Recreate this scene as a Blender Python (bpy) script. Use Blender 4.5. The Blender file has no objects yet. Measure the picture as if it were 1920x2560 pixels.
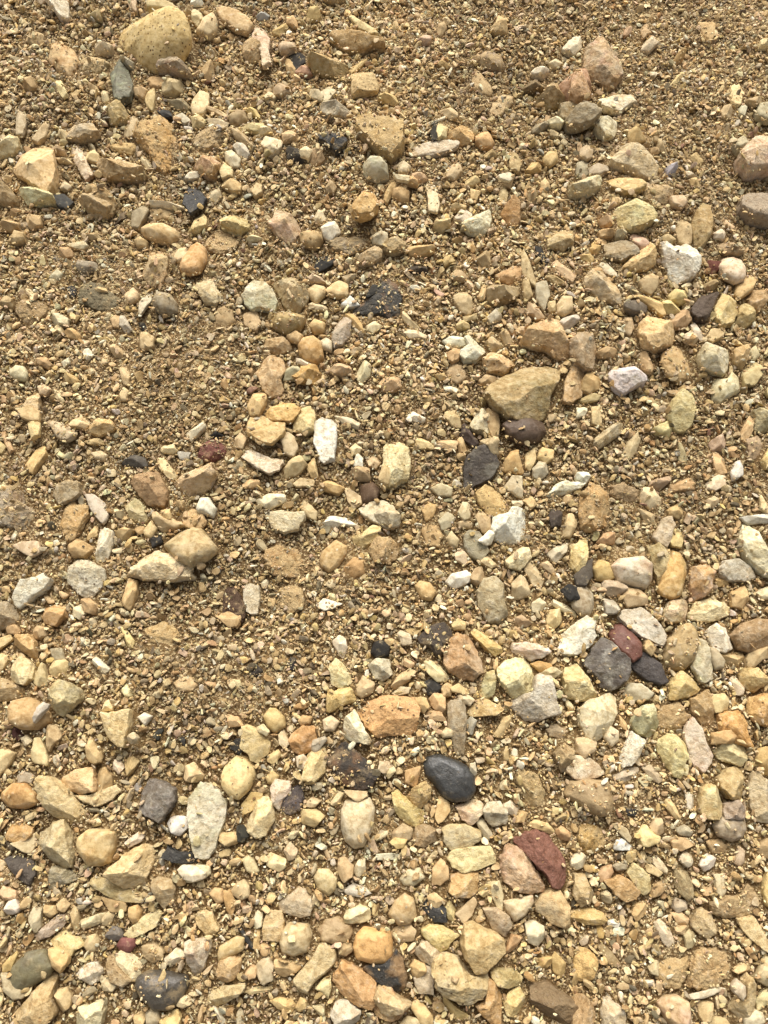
import bpy, bmesh, math, random
import numpy as np
C = bpy.context.scene
rng = np.random.default_rng(7)
R = math.radians

# ------------------------------------------------------------------ camera
TILT, DIST, HT = R(18.0), 1.0, 0.5            # tilt from straight down, metres to the aim point, tan(half width)
cam_d = bpy.data.cameras.new("camera"); cam = bpy.data.objects.new("camera", cam_d)
C.collection.objects.link(cam); C.camera = cam
cam_d.sensor_fit = 'HORIZONTAL'; cam_d.sensor_width = 26.0; cam_d.lens = 26.0
cam_d.clip_start = 0.02; cam_d.clip_end = 500.0
CAM = np.array([0.0, -DIST * math.sin(TILT), DIST * math.cos(TILT)])
cam.location = CAM; cam.rotation_euler = (TILT, 0, 0)

# ------------------------------------------------------------------ sky, sun, exposure
SUN_EL, SUN_AZ = R(44), R(-14)                # light comes from the top of the picture, a little left
w = bpy.data.worlds.new("World"); C.world = w; w.use_nodes = True
nt = w.node_tree; bg = nt.nodes["Background"]
sky = nt.nodes.new("ShaderNodeTexSky"); sky.sky_type = 'NISHITA'; sky.sun_disc = False
sky.sun_elevation = SUN_EL; sky.sun_rotation = SUN_AZ
sky.air_density = 0.6; sky.dust_density = 6.0; sky.ozone_density = 0.3
cloud = nt.nodes.new("ShaderNodeHueSaturation"); cloud.inputs['Saturation'].default_value = 0.35   # thin cloud takes the blue out
nt.links.new(sky.outputs[0], cloud.inputs['Color']); nt.links.new(cloud.outputs[0], bg.inputs[0]); bg.inputs[1].default_value = 0.125
sun_d = bpy.data.lights.new("sun", 'SUN'); sun = bpy.data.objects.new("sun", sun_d)
C.collection.objects.link(sun)
sun_d.energy = 2.0; sun_d.angle = R(24); sun_d.color = (1.0, 0.97, 0.92)
sun.rotation_euler = (-(math.pi / 2 - SUN_EL), 0, SUN_AZ * -1 * -1)
sun.location = (0, 3, 4)
C.view_settings.view_transform = 'Standard'; C.view_settings.look = 'None'
C.view_settings.exposure = 0.60; C.view_settings.gamma = 1.0
C.cycles.max_bounces = 5; C.cycles.diffuse_bounces = 3; C.cycles.glossy_bounces = 2

STONES = """
r|dabb76|pebble|largest rounded yellow cobble with pits and a notch|, at the top, left|314 48 362 39 405 25 446 25 469 49 476 84 475 127 451 162 420 179 385 191 350 176 337 145 310 124 301 93 301 67
a|a88f60|rock|very large tan and olive rock with sunlit upper rim|, at mid height, right|1209 992 1249 952 1301 929 1330 920 1377 923 1398 937 1397 963 1377 1010 1371 1047 1359 1059 1336 1073 1301 1073 1272 1062 1238 1021
s|dad2ba|flat_stone|huge white green leaf shaped plate|, in the lower half, left|474 2005 489 1979 518 1958 549 1982 567 2016 564 2057 544 2103 526 2141 509 2146 489 2141 480 2112 471 2057
r|bfa775|rock|very large tan and grey rock with pitted face|, at the bottom, centre|1080 2424 1087 2392 1116 2375 1145 2387 1163 2413 1186 2436 1218 2427 1218 2465 1209 2505 1180 2511 1145 2502 1110 2485 1090 2462
d|cfa562|pebble|orange yellow pitted cobble with sand crusted lower half|, at the top, left|339 324 365 304 405 292 440 307 451 344 451 385 440 425 417 451 388 428 376 396 353 373 336 347
r|cb8f45|rock|big orange rock with two black dots|, in the lower half, centre|897 1782 917 1756 955 1741 1018 1744 1038 1756 1047 1782 1038 1825 1018 1831 978 1834 943 1843 917 1825
r|b3916c|rock|big grey and pinkish leaf shaped rock|, at the top, right|1452 162 1466 127 1492 98 1511 94 1518 116 1535 145 1553 185 1556 217 1547 237 1521 246 1504 234 1481 220 1463 191
a|e0c9a0|rock|long cream topped rock with shaded lower side|, at mid height, left|324 1441 336 1417 365 1389 405 1380 451 1391 489 1412 492 1452 434 1458 376 1455 339 1449
r|c3a56c|rock|large rough rock with pale inclusions|, at the bottom, right|1152 2358 1160 2308 1183 2303 1220 2326 1238 2329 1258 2349 1261 2381 1238 2407 1212 2433 1189 2433 1163 2395
a|d6bd89|stone|very long tan loaf shaped stone|, in the lower half, far left|88 1964 98 1941 124 1944 162 1970 203 2005 237 2039 234 2051 214 2060 165 2057 127 2037 95 1999
r|2f3338|pebble|smooth black oval pebble with pale scratches|, in the lower half, centre|1060 1912 1070 1892 1099 1888 1139 1903 1168 1918 1183 1941 1186 1976 1168 1999 1134 2002 1108 1987 1093 1964 1067 1938
r|7c6444|rock|very large dark brown rock|, at the bottom, right|1319 2459 1365 2450 1394 2476 1429 2499 1452 2534 1440 2560 1388 2557 1345 2540 1322 2517
r|835243|rock|large dark red curved rock|, at the bottom, right|1287 2106 1307 2083 1336 2074 1371 2086 1391 2117 1411 2149 1413 2198 1400 2222 1377 2219 1365 2187 1345 2164 1313 2129
r|4a443e|rock|large black round rock with grit|, at the bottom, left|341 2462 347 2441 370 2427 417 2430 469 2439 472 2465 451 2499 428 2523 388 2523 356 2494
a|d9b681|rock|large smooth tan triangular rock|, in the upper half, far left|38 440 100 365 124 385 142 399 152 451 145 486 130 505 95 486 78 472 43 454
d|a89888|rock|large grey purplish rock covered with sand crust|, at mid height, far left|-17 1250 9 1227 35 1215 61 1235 64 1261 98 1284 107 1313 95 1336 58 1345 17 1331 -17 1308
a|635a55|stone|large dark slate grey five sided stone with white scratches|, in the lower half, right|1457 1652 1481 1620 1498 1597 1524 1611 1544 1634 1567 1652 1575 1686 1562 1710 1527 1726 1498 1724 1489 1692 1460 1666
r|2e2622|rock|large black crusty rock with sandy patches|, in the lower half, centre|817 1903 830 1863 865 1857 891 1886 926 1912 943 1941 920 1970 879 1973 839 1953
d|b8925e|rock|large sand caked rock|, at the bottom, far right|1718 2424 1726 2384 1747 2369 1781 2375 1819 2389 1822 2424 1819 2453 1781 2468 1747 2476 1718 2462
s|c3a062|flat_stone|broad sandy yellow slab with a ridge|, at the top, centre|891 301 914 289 960 301 1009 324 1009 385 978 411 943 382 908 341 894 321
d|ab8a58|stone|low brown clod crusted with chips| left of the brown kidney pebble|659 1383 700 1365 769 1371 795 1409 787 1441 740 1446 688 1441 662 1417
a|cfc6ba|rock|large grey white square rock|, in the lower half, right|1267 1747 1290 1744 1330 1736 1333 1698 1351 1686 1377 1698 1388 1750 1400 1785 1365 1794 1313 1805 1290 1788 1272 1767
a|dbbd88|rock|large cream three sided rock|, at the bottom, left|260 2178 292 2155 321 2132 370 2110 392 2117 396 2149 376 2184 365 2213 347 2219 312 2210 284 2196
a|bf9a7a|rock|large pinkish tan faceted leaf shaped rock|, at the bottom, right|1249 2149 1267 2109 1287 2120 1316 2146 1342 2181 1359 2219 1353 2230 1322 2233 1284 2224 1258 2201
a|ba9a66|rock|large pale brown ridged rock|, at the bottom, far left|41 2540 87 2494 122 2453 145 2427 156 2439 145 2476 145 2499 156 2537 139 2560 110 2566 72 2563
a|f0e6d4|stone|white quartz stone with rust brown core and knob|, in the upper half, far right|1634 616 1654 607 1671 619 1709 625 1732 642 1750 674 1750 697 1729 715 1695 720 1677 717 1666 686 1648 648
a|ba854b|rock|big orange brown angular rock|, at the bottom, centre|834 2453 850 2424 859 2397 879 2410 908 2424 937 2453 943 2494 931 2523 902 2514 865 2491
a|dfb985|rock|big split rock with rusty top and pale sloping side|, in the upper half, right|1299 851 1316 827 1362 801 1388 804 1406 830 1420 882 1420 914 1394 908 1359 879 1330 871 1304 861
r|b98a5e|rock|big brown and grey rock with sharp ridge|, in the lower half, right|1109 1634 1122 1608 1145 1585 1168 1588 1189 1617 1200 1652 1206 1681 1180 1701 1151 1698 1125 1678 1112 1658
r|8a6c46|stone|dark brown smooth stone with a sand curl|, in the lower half, right|1423 1953 1457 1947 1498 1953 1518 1953 1530 2005 1524 2034 1498 2039 1457 2019 1431 1999 1411 1987
r|b48648|pebble|tall sandy topped brown cobble with bright shoulder|, at mid height, right|1441 1284 1446 1250 1472 1209 1498 1218 1520 1247 1520 1284 1512 1319 1483 1334 1449 1325 1443 1305
r|d6c4a2|rock|large rounded rock with grey streak|, in the lower half, centre|855 2028 865 2005 900 1999 923 1996 934 2022 928 2074 908 2112 885 2118 865 2100 856 2071
r|b0925f|stone|large rounded brown stone with grit crown|, in the lower half, far right|1653 1646 1660 1603 1680 1591 1692 1568 1718 1561 1735 1577 1744 1611 1732 1655 1709 1675 1680 1675 1660 1666
a|d6c9a6|rock|large tan wedge rock with smooth pale faces|, in the lower half, right|1444 1773 1475 1753 1524 1736 1541 1744 1535 1785 1515 1828 1483 1856 1463 1848 1452 1814
s|d9c39c|flat_stone|large cream and tan slab with brown rim|, at the top, right|1524 402 1550 367 1570 363 1590 370 1619 396 1643 420 1640 451 1625 466 1596 463 1562 434 1535 422
a|cdb98a|rock|large grey and tan faceted rock|, in the lower half, far left|100 2086 139 2062 171 2051 182 2077 185 2109 192 2132 191 2167 165 2171 139 2158 119 2132 104 2109
s|d9bda2|rock|large pinkish rock cut by the right edge|, at the top, far right|1836 402 1868 362 1891 344 1920 347 1949 362 1949 457 1868 457 1845 428
r|bda57a|rock|olive grey rock with smooth top|, at mid height, left|414 1365 451 1336 480 1322 503 1325 541 1371 538 1383 515 1400 480 1415 451 1403 428 1380
r|6c654f|rock|dark olive smooth rock with a tan shadowed edge|, at the bottom, far left|26 2444 38 2418 72 2384 116 2375 136 2413 122 2436 95 2453 58 2476 29 2482 17 2459
d|3a3834|stone|dark brown and black three sided stone with rusty patches|, in the upper half, centre|885 787 911 761 943 732 966 703 977 700 989 712 1003 758 1001 790 983 804 954 804 925 796
a|e6dba9|rock|large cream yellow flat topped rock|, in the lower half, right|1241 1675 1272 1652 1312 1637 1327 1663 1330 1698 1327 1736 1310 1744 1281 1744 1261 1721 1244 1695
a|d0bf84|stone|large yellow green block with flat top|, in the upper half, right|1527 529 1538 509 1585 500 1611 515 1640 550 1628 567 1602 584 1579 590 1547 576 1533 550
a|bd9c6c|rock|big brown potato like angular rock| above left of the dark grey upright pebble|249 417 252 401 292 402 341 414 370 443 359 463 327 475 269 469 246 443
r|c9ab72|stone|large tan and grey rounded block with orange top|, in the lower half, far left|197 2094 223 2075 269 2075 292 2080 286 2120 275 2155 249 2162 223 2162 200 2132 194 2112
a|4f4743|flat_stone|large dark grey brown plate|, at mid height, right|1160 1186 1163 1151 1180 1128 1206 1114 1223 1119 1238 1151 1245 1163 1232 1195 1203 1215 1174 1229 1160 1221
r|dd9f48|pebble|glossy orange pebble with rounded corners|, at the bottom, centre|887 2366 894 2337 911 2319 943 2326 972 2329 978 2355 978 2389 966 2408 931 2407 894 2392
r|b18a55|rock|big brown flat rock with smooth top|, in the lower half, far left|22 1776 32 1756 69 1747 98 1756 130 1779 142 1791 136 1805 95 1822 58 1822 29 1808
a|736a63|stone|large grey square stone|, in the lower half, left|352 2005 354 1973 373 1950 405 1958 437 1976 440 2005 420 2028 399 2054 370 2039 350 2028
a|ddd0a0|stone|large cream rectangular block with ribbed face|, at mid height, centre|954 1198 960 1146 966 1111 1001 1109 1022 1122 1024 1169 1021 1200 989 1215 963 1224
a|c3b79a|rock|grey white folded rock with a black speck|, at mid height, far left|171 1444 179 1420 200 1403 240 1406 266 1426 269 1444 249 1475 229 1499 203 1484 174 1458
a|efe6cf|rock|big white blocky rock cut facing left|, in the lower half, right|1388 1603 1411 1579 1440 1559 1463 1542 1481 1553 1488 1591 1478 1614 1440 1640 1406 1640 1393 1626
d|6f6348|rock|large dark olive rock sunk in sand|, in the upper half, far left|197 752 203 720 220 709 260 709 278 732 307 752 307 775 278 790 243 781 208 770
a|e9dfba|stone|very large cream half moon stone at the right edge|, at mid height, far right|1839 1357 1854 1310 1865 1310 1900 1348 1938 1377 1949 1441 1920 1444 1891 1426 1854 1394
d|b39260|stone|dusty crumbled lump| left of the large sand caked rock|1643 2404 1671 2375 1721 2375 1722 2410 1709 2447 1689 2470 1657 2468 1640 2439
s|7c6c64|pebble|dark brown cobble cut off at the side| below the pinkish rock at the right edge|1842 503 1874 489 1920 486 1949 498 1949 579 1874 573 1839 541
a|e2bc83|stone|large tan block with flat shaded front|, in the upper half, far right|1590 813 1611 793 1643 804 1660 822 1683 827 1684 859 1660 874 1631 891 1608 877 1593 845
r|d6b978|pebble|yellow egg shaped cobble peppered with dark specks|, in the lower half, left|556 1941 564 1918 590 1892 619 1895 636 1915 638 1938 625 1970 599 1996 575 1984 560 1964
r|a69878|rock|tall grey rock with rough top|, at mid height, right|1194 1481 1209 1449 1238 1444 1255 1467 1255 1499 1267 1536 1249 1559 1220 1559 1200 1522
a|cfbb98|stone|large cream stone at right bottom edge|, in the lower half, far right|1857 1970 1871 1929 1886 1947 1915 1958 1943 1993 1943 2063 1874 2048 1862 2013
a|f0eada|stone|large white jagged stone with a brown star shaped hollow|, at mid height, right|1235 1313 1238 1293 1267 1287 1275 1270 1301 1270 1310 1290 1312 1331 1296 1360 1261 1367 1244 1354 1229 1342
r|c7b081|stone|long tan club shaped stone|, at the bottom, centre|736 2444 755 2424 784 2392 798 2363 816 2356 839 2375 839 2404 816 2427 792 2444 769 2482 755 2473
r|c2a06a|stone|brown grey stone under the dark red rock| above right of the pale cube stone|1333 2259 1351 2236 1377 2222 1400 2224 1423 2262 1423 2308 1411 2319 1374 2303 1362 2288 1336 2277
r|ddd0b8|stone|large white rounded stone with pink blush|, at mid height, right|1527 1415 1547 1397 1602 1394 1625 1412 1628 1452 1616 1472 1585 1464 1547 1455
a|ded08f|rock|large bright yellow five sided rock|, in the lower half, far right|1630 1860 1669 1837 1692 1843 1718 1863 1718 1886 1706 1912 1702 1944 1680 1938 1660 1909 1640 1883
a|9a6d3f|stone|dark brown shield shaped stone|, at mid height, left|330 1202 353 1187 405 1183 417 1212 422 1255 414 1273 370 1267 350 1235
r|b8a680|rock|grey green ridged rock crusted with sand|, in the upper half, left|684 704 735 699 758 709 772 735 766 764 749 798 726 796 711 772 700 741
a|d5ccc0|flat_stone|long pale grey slab lying aslant|, in the lower half, far right|1544 1542 1556 1527 1602 1522 1625 1539 1654 1571 1664 1594 1651 1614 1628 1605 1602 1591 1573 1568
r|94714f|rock|large reddish brown jagged rock|, in the lower half, far right|1825 1588 1851 1562 1891 1550 1938 1553 1941 1611 1903 1626 1874 1629 1845 1620
s|d8c88f|flat_stone|large cream yellow bread slice shaped slab|, at the bottom, right|1121 2143 1139 2123 1180 2117 1226 2115 1235 2135 1236 2158 1200 2172 1157 2180 1131 2167
r|c98f3d|stone|bright orange block|, in the lower half, far right|1783 1788 1802 1780 1845 1779 1865 1794 1865 1825 1880 1866 1845 1857 1810 1853 1790 1822
a|b79a70|stone|brown crumbly triangular mass| left of the dark grey upright pebble|200 512 220 495 289 492 295 529 272 567 231 570 214 544
a|23262a|rock|jet black angular rock by the orange pebble|, at the bottom, centre|911 2418 923 2410 960 2410 983 2389 992 2372 1009 2395 1015 2436 1015 2462 1001 2476 981 2468 943 2450
a|d2bd82|rock|rough tan and yellow rock with shaded left face|, in the lower half, right|1397 1698 1406 1672 1440 1663 1458 1684 1471 1710 1489 1736 1489 1753 1466 1752 1440 1750 1411 1747
a|ae8e56|rock|large olive brown lens shaped rock| right of the small brick red chip|771 168 787 155 807 142 842 148 871 162 879 185 862 205 839 214 807 211 781 197
a|d8b78e|rock|large pale tan leaf shaped rock|, at mid height, left|440 1200 463 1186 492 1177 521 1169 541 1159 541 1186 524 1221 503 1250 480 1253 451 1232
a|d3c38f|stone|large yellow grey angular block with ridge|, in the lower half, far left|124 1739 145 1701 179 1710 214 1727 214 1750 174 1782 158 1791 124 1773
a|d8ceaa|stone|large white cube with sharp edges|, in the upper half, far right|1738 903 1750 871 1764 859 1807 877 1818 908 1813 946 1802 955 1764 943 1741 929
s|8c7a5c|flat_stone|olive grey slab| below the reddish brown block|1397 278 1423 266 1457 260 1486 278 1502 307 1489 324 1446 328 1405 321
d|b3946a|rock|large brown rock with cream star|, at the bottom, far right|1776 2262 1810 2245 1851 2248 1860 2210 1886 2239 1894 2268 1886 2288 1816 2294 1784 2282
a|cba679|rock|tall tan rock with ribbed face|, in the upper half, left|642 937 656 917 662 903 688 892 709 900 713 929 703 955 713 978 703 998 680 1001 659 981 654 955
r|a9745a|stone|reddish brown rounded block|, at the top, right|1391 223 1417 200 1440 179 1461 185 1475 240 1452 266 1420 275 1400 255
a|d5c5b4|flat_stone|long pale pinkish upright slab|, in the lower half, far right|1709 1843 1715 1805 1732 1796 1752 1825 1761 1860 1780 1886 1758 1931 1741 1915 1721 1892
d|b69a66|flat_stone|large sand covered ribbed slab|, in the lower half, right|1290 1909 1307 1924 1345 1950 1359 1982 1362 2016 1348 2039 1322 2022 1307 1993 1290 1956
r|cfb184|stone|long tan loaf shaped stone with grey tip|, in the upper half, right|1456 691 1472 677 1498 683 1515 700 1535 726 1551 767 1547 781 1524 772 1498 758 1469 726 1457 709
a|dcd8cc|stone|white rectangular upright tablet|, at mid height, centre|785 1059 804 1047 827 1049 842 1059 840 1111 836 1146 813 1157 798 1146 787 1105
r|5f4a3c|rock|dark brown smooth rock with tan underside|, at mid height, right|1258 1067 1278 1050 1319 1041 1356 1059 1362 1082 1342 1105 1301 1111 1275 1096
d|b5915e|stone|brown sand caked lump| above left of the dark grey upright pebble|207 489 237 463 260 466 284 489 292 518 278 541 226 538 208 518
r|b8884f|pebble|pinkish brown cube with white flecks|, at mid height, far right|1712 1475 1718 1420 1767 1413 1786 1441 1779 1478 1747 1499 1724 1504
r|c69b5e|stone|brown pink stone at bottom right| below the angular jet black rock|937 2517 943 2488 960 2462 978 2468 989 2491 1027 2514 1015 2534 989 2551 960 2549 943 2540
a|dfc48c|flat_stone|large cream trapezoid plate with broken lower end|, in the lower half, far left|252 1782 331 1775 327 1817 315 1843 314 1866 298 1866 278 1848 263 1825
d|d0ab7a|stone|sand crusted oval tan stone| left of the standing green flint|124 116 156 107 188 136 200 162 194 188 176 203 148 188 127 162
r|c2a584|rock|large pinkish brown faceted rock|, in the upper half, left|671 567 688 531 711 534 740 555 756 581 735 613 714 622 694 602 674 581
r|d5b986|stone|cream lumpy double stone|, at the bottom, far right|1805 2517 1819 2494 1851 2488 1857 2447 1871 2433 1888 2453 1886 2488 1883 2520 1845 2543 1822 2540
a|a08d74|stone|tall grey stick with pale vein|, in the lower half, centre|1118 1770 1125 1753 1145 1750 1163 1762 1164 1796 1163 1848 1160 1886 1139 1880 1131 1854 1122 1811
d|b8925c|stone|gritty brown rounded lump| below right of the large tan block|1657 891 1680 868 1706 871 1726 908 1724 937 1695 958 1666 946 1654 917
a|dccfd0|stone|pale lilac white wedge stone|, in the upper half, right|1518 934 1538 923 1579 920 1602 926 1614 943 1611 963 1579 978 1556 994 1533 975
r|a88d70|rock|grey brown rock|, in the upper half, right|1417 853 1440 836 1457 833 1475 845 1486 885 1478 926 1457 932 1434 911 1426 888
d|b98d4e|rock|ochre sponge like rock|, at mid height, far left|153 1302 158 1270 174 1255 200 1267 223 1270 223 1293 203 1331 188 1348 174 1357 156 1328
s|ddd4b2|flat_stone|large white green slab with a peach patch|, in the upper half, left|607 743 638 706 671 715 685 732 694 761 688 787 656 775 628 780 616 764
r|74443a|stone|wine red oval stone|, in the lower half, right|1522 1588 1535 1562 1556 1559 1579 1582 1602 1611 1599 1640 1576 1653 1550 1634 1527 1608
s|b08b55|stone|brown shoe shaped stone with a tapering tail|, at the top, centre|826 87 833 78 862 81 900 90 931 110 960 116 960 130 931 129 914 136 885 142 862 130 842 110
r|b4935c|rock|tall olive brown rock|, in the upper half, far right|1726 564 1735 532 1750 512 1770 524 1779 564 1779 593 1764 622 1744 636 1732 607
r|c4ac80|stone|rounded tan stone with chips on its back| below right of the tan rectangular plate|703 2355 709 2326 726 2308 769 2311 777 2337 769 2375 735 2387 709 2378
r|c2a67e|rock|large pinkish tan rounded rock at bottom|, at the bottom, far right|1640 2508 1663 2491 1692 2488 1721 2502 1725 2540 1718 2569 1683 2569 1660 2546
a|e0ca98|rock|cream rough rock|, in the lower half, left|622 2045 642 2011 668 1993 683 2011 685 2051 665 2086 642 2094 619 2071
r|c2ac7a|flat_stone|large tan grey block over a cream slab|, in the lower half, right|1106 2071 1122 2061 1163 2062 1200 2077 1197 2100 1174 2117 1128 2123 1110 2100
a|e0b882|rock|peach and rust faceted rock|, in the lower half, far left|152 1964 165 1941 197 1929 242 1918 246 1950 249 1979 220 1984 179 1979
s|82745e|stone|grey brown curved stone| above left of the cream jagged diamond stone|1411 301 1435 269 1458 260 1489 278 1501 307 1481 327 1435 330 1414 318
a|b5a274|stone|long olive tan block standing aslant|, at mid height, far right|1616 1365 1643 1360 1669 1374 1680 1412 1692 1441 1669 1452 1643 1461 1634 1420
r|d0b478|stone|yellow block with green cap|, in the lower half, far right|1735 2011 1744 1970 1767 1961 1790 1976 1799 2011 1805 2031 1781 2048 1752 2045 1738 2028
a|a78053|rock|brown rock at left bottom| left of the grey white rock with tan spine|1423 2488 1457 2482 1475 2499 1486 2540 1486 2566 1423 2566
a|6b6a58|stone|dark green grey flint standing on edge|, at the top, far left|282 139 301 150 315 179 333 220 330 255 307 263 292 249 278 185
a|d6c8b4|stone|pale pink flat wedge with brown side|, at the bottom, left|463 2349 497 2343 529 2343 532 2360 509 2413 492 2441 468 2395
a|d7bd80|flat_stone|large cream plate with wavy broken edge|, in the lower half, left|607 1822 619 1815 645 1828 654 1834 675 1857 671 1880 648 1906 628 1898 622 1880 603 1869
a|e3d9a4|stone|large pale greenish cream pointed stone|, in the upper half, far left|51 492 69 471 98 482 127 495 149 518 149 529 127 532 67 536 58 512
a|c9a66a|flat_stone|large tan plate with brown mottling|, at mid height, left|620 1065 628 1040 659 1047 683 1062 711 1062 711 1082 680 1111 642 1099 622 1085
a|d3c6a0|stone|pale greenish cream wedge stone| above left of the large yellow green block|1417 457 1457 451 1495 443 1501 463 1492 489 1469 506 1440 512 1417 492
s|dcd5c0|flat_stone|white jagged flat slab| above the amber three pointed stone|33 1493 58 1452 95 1449 116 1435 132 1455 116 1475 81 1499 49 1522 36 1516
d|523827|rock|dark chocolate brown rock|, at mid height, left|555 1499 564 1470 587 1467 604 1499 616 1522 607 1551 575 1565 558 1536
a|8e7650|stone|smooth brown rectangular block|, in the upper half, right|1216 732 1220 719 1296 716 1296 752 1284 772 1261 777 1235 774 1220 758
a|4b4547|stone|long dark slate splinter|, in the lower half, far right|1567 1658 1596 1631 1614 1637 1648 1663 1669 1704 1648 1711 1619 1701 1585 1675
a|b58445|stone|long orange brown stone beneath| left of the yellow cream tooth|1220 2444 1238 2459 1252 2494 1252 2560 1226 2560 1206 2534 1186 2511 1212 2508
a|cdcda0|stone|pale green chipped stone|, in the lower half, far right|1573 1805 1585 1782 1599 1765 1622 1762 1628 1791 1643 1808 1640 1840 1625 1863 1614 1843 1585 1828
d|9c7a4c|stone|brown gritty pyramid|, in the lower half, far right|1631 1791 1654 1767 1686 1756 1706 1767 1724 1794 1700 1817 1671 1825 1645 1814
s|bfa873|stone|long olive tan wafer shaped stone|, at the bottom, far left|226 2209 240 2191 278 2201 324 2222 353 2230 362 2251 347 2256 312 2252 278 2239 252 2227
r|cfb184|stone|pale knuckle shaped stone crusted with grit| above the round grey brown stone|379 645 396 632 417 636 424 657 420 697 405 720 379 726 359 697 362 680 382 674
d|8f7049|rock|dark brown round rock|, at the bottom, centre|797 2326 816 2300 842 2294 876 2308 882 2332 865 2355 836 2358 807 2352
s|d6cbb0|flat_stone|large pale disc with chips on it|, at mid height, centre|900 1273 931 1258 960 1255 983 1276 998 1299 992 1316 969 1322 943 1310 914 1293
a|eed9a6|stone|large cream angular stone| below the flecked pinkish brown cube|1718 1536 1732 1510 1767 1499 1822 1519 1816 1539 1773 1553 1726 1551
r|d0a055|pebble|yellow brown rust speckled pebble|, in the lower half, far right|1857 1785 1865 1747 1903 1736 1938 1744 1943 1785 1917 1811 1886 1814 1868 1802
r|4c413a|rock|dark chocolate rock with sand patch|, in the lower half, centre|1047 1597 1067 1579 1087 1562 1110 1559 1125 1577 1128 1597 1110 1617 1105 1640 1093 1643 1076 1620 1053 1611
r|c99c50|stone|amber rounded rock behind the long olive block| below right of the long olive block|1677 1380 1700 1386 1713 1412 1712 1438 1700 1487 1680 1497 1651 1484 1643 1467 1689 1441 1683 1409
a|cdb474|rock|yellow lumpy rock with two humps|, in the upper half, far right|1777 810 1787 772 1807 738 1825 738 1841 761 1839 793 1825 819 1793 824
r|c99a54|rock|rusty yellow rough rounded rock|, in the lower half, far left|7 1999 9 1982 38 1961 69 1961 93 1987 95 2005 67 2019 29 2018
r|c0a888|pebble|grey topped pyramid pebble|, at the bottom, left|690 2271 711 2251 746 2219 769 2227 782 2259 772 2282 749 2291 717 2279
r|b08a5c|stone|brown curved leaf like stone standing on edge| below the grey brown rock|1420 940 1435 911 1461 900 1463 946 1449 989 1423 1010 1406 1004 1411 969
a|dac7aa|flat_stone|split white and rust slab|, in the lower half, right|1423 1889 1440 1890 1475 1895 1492 1909 1508 1932 1469 1950 1434 1944 1417 1921
a|b0935c|stone|tan and brown tall wedge|, in the lower half, far right|1787 1947 1813 1921 1857 1918 1845 1950 1844 2005 1810 1993 1793 1970
r|c0995e|rock|rusty white rock with hollow| below the cream yellow bread slice slab|1122 2227 1134 2187 1157 2175 1194 2178 1191 2227 1171 2242 1142 2239
a|c39a48|stone|yellow and black freckled block|, at mid height, right|1191 1238 1215 1215 1232 1221 1271 1264 1270 1279 1244 1292 1218 1287 1206 1270
r|9c8a78|stone|large purplish grey rounded stone|, in the lower half, far right|1784 2065 1793 2042 1816 2036 1857 2045 1862 2074 1851 2094 1828 2100 1796 2089
d|bb9346|pebble|yellow brown dusty cobble|, in the lower half, right|1443 2089 1454 2065 1483 2062 1509 2083 1512 2109 1495 2132 1469 2135 1452 2115
a|e4d6a8|stone|cream block with forked dark mark|, at the bottom, far left|195 2549 205 2511 231 2508 243 2502 269 2494 271 2523 258 2560 252 2583 197 2580
a|c8bfa4|flat_stone|pale grey green upright slab|, in the lower half, far right|1729 1666 1741 1629 1744 1597 1764 1605 1773 1634 1780 1698 1761 1707 1744 1701
r|c79c4a|pebble|yellow cobble with dark left edge| below the yellow tan wedge rock|1431 2410 1440 2369 1463 2369 1483 2384 1492 2404 1478 2439 1457 2450 1440 2450
a|d4bc70|stone|long yellow bent prism|, in the lower half, centre|982 1987 998 1976 1012 1996 1027 2013 1055 2028 1063 2048 1061 2065 1032 2065 1003 2045 989 2022
a|d3bb84|stone|long tan oblong leaning stone|, in the lower half, centre|756 1941 765 1915 772 1877 792 1870 824 1872 813 1901 810 1927 787 1953 769 1958
a|c9a76b|stone|brown irregular block with a dark speck| above right of the grey heart shaped pebble|876 197 894 188 917 185 931 208 946 229 940 246 914 255 885 259 878 240 885 220
d|a07c50|rock|brown earthy rock| above the smooth greenish grey pebble|41 787 67 758 98 752 122 764 122 790 98 810 64 816
s|e0d2ae|flat_stone|cream half moon slab|, at mid height, left|665 1290 674 1279 700 1279 735 1287 758 1284 761 1302 740 1325 709 1334 683 1319
a|ccbba0|rock|large grey white rock with tan spine|, at the bottom, right|1496 2546 1504 2499 1521 2482 1530 2499 1556 2517 1562 2540 1556 2569 1498 2569
r|d6b47e|stone|tan rounded block with pale top| below right of the dark grey upright pebble|356 581 385 561 414 564 443 579 446 599 428 618 391 613 365 596
r|c5a87a|pebble|tan triangle base| below the angular jet black rock|948 2465 983 2488 1012 2505 1027 2511 1003 2528 977 2537 954 2537 937 2499
r|d3cba4|stone|large pale rounded stone half hidden by a cube|, in the upper half, far right|1773 981 1781 955 1813 955 1825 934 1842 952 1845 984 1816 998 1793 1015 1776 1004
r|a8885a|pebble|ridged olive brown knob| below left of the reddish brown block|1339 272 1359 255 1371 220 1388 217 1394 249 1411 275 1411 289 1365 301 1345 286
r|bf9a68|rock|pitted sandy rock| below right of the yellow crescent stone|925 1380 943 1348 972 1345 995 1371 989 1400 966 1412 937 1409
d|ae8f66|rock|grey and rusty mottled rock| below left of the lilac quartz chip|1605 492 1625 469 1666 463 1680 480 1680 518 1643 521 1614 512
d|c1a068|stone|half sunk ribbed tan mound| below the cream topped long rock|365 1577 405 1556 434 1568 446 1591 434 1611 399 1617 373 1605
r|c9985e|pebble|orange brown egg shaped cobble|, in the upper half, left|453 668 457 645 475 622 492 610 511 625 514 657 501 683 475 688 454 680
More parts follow.
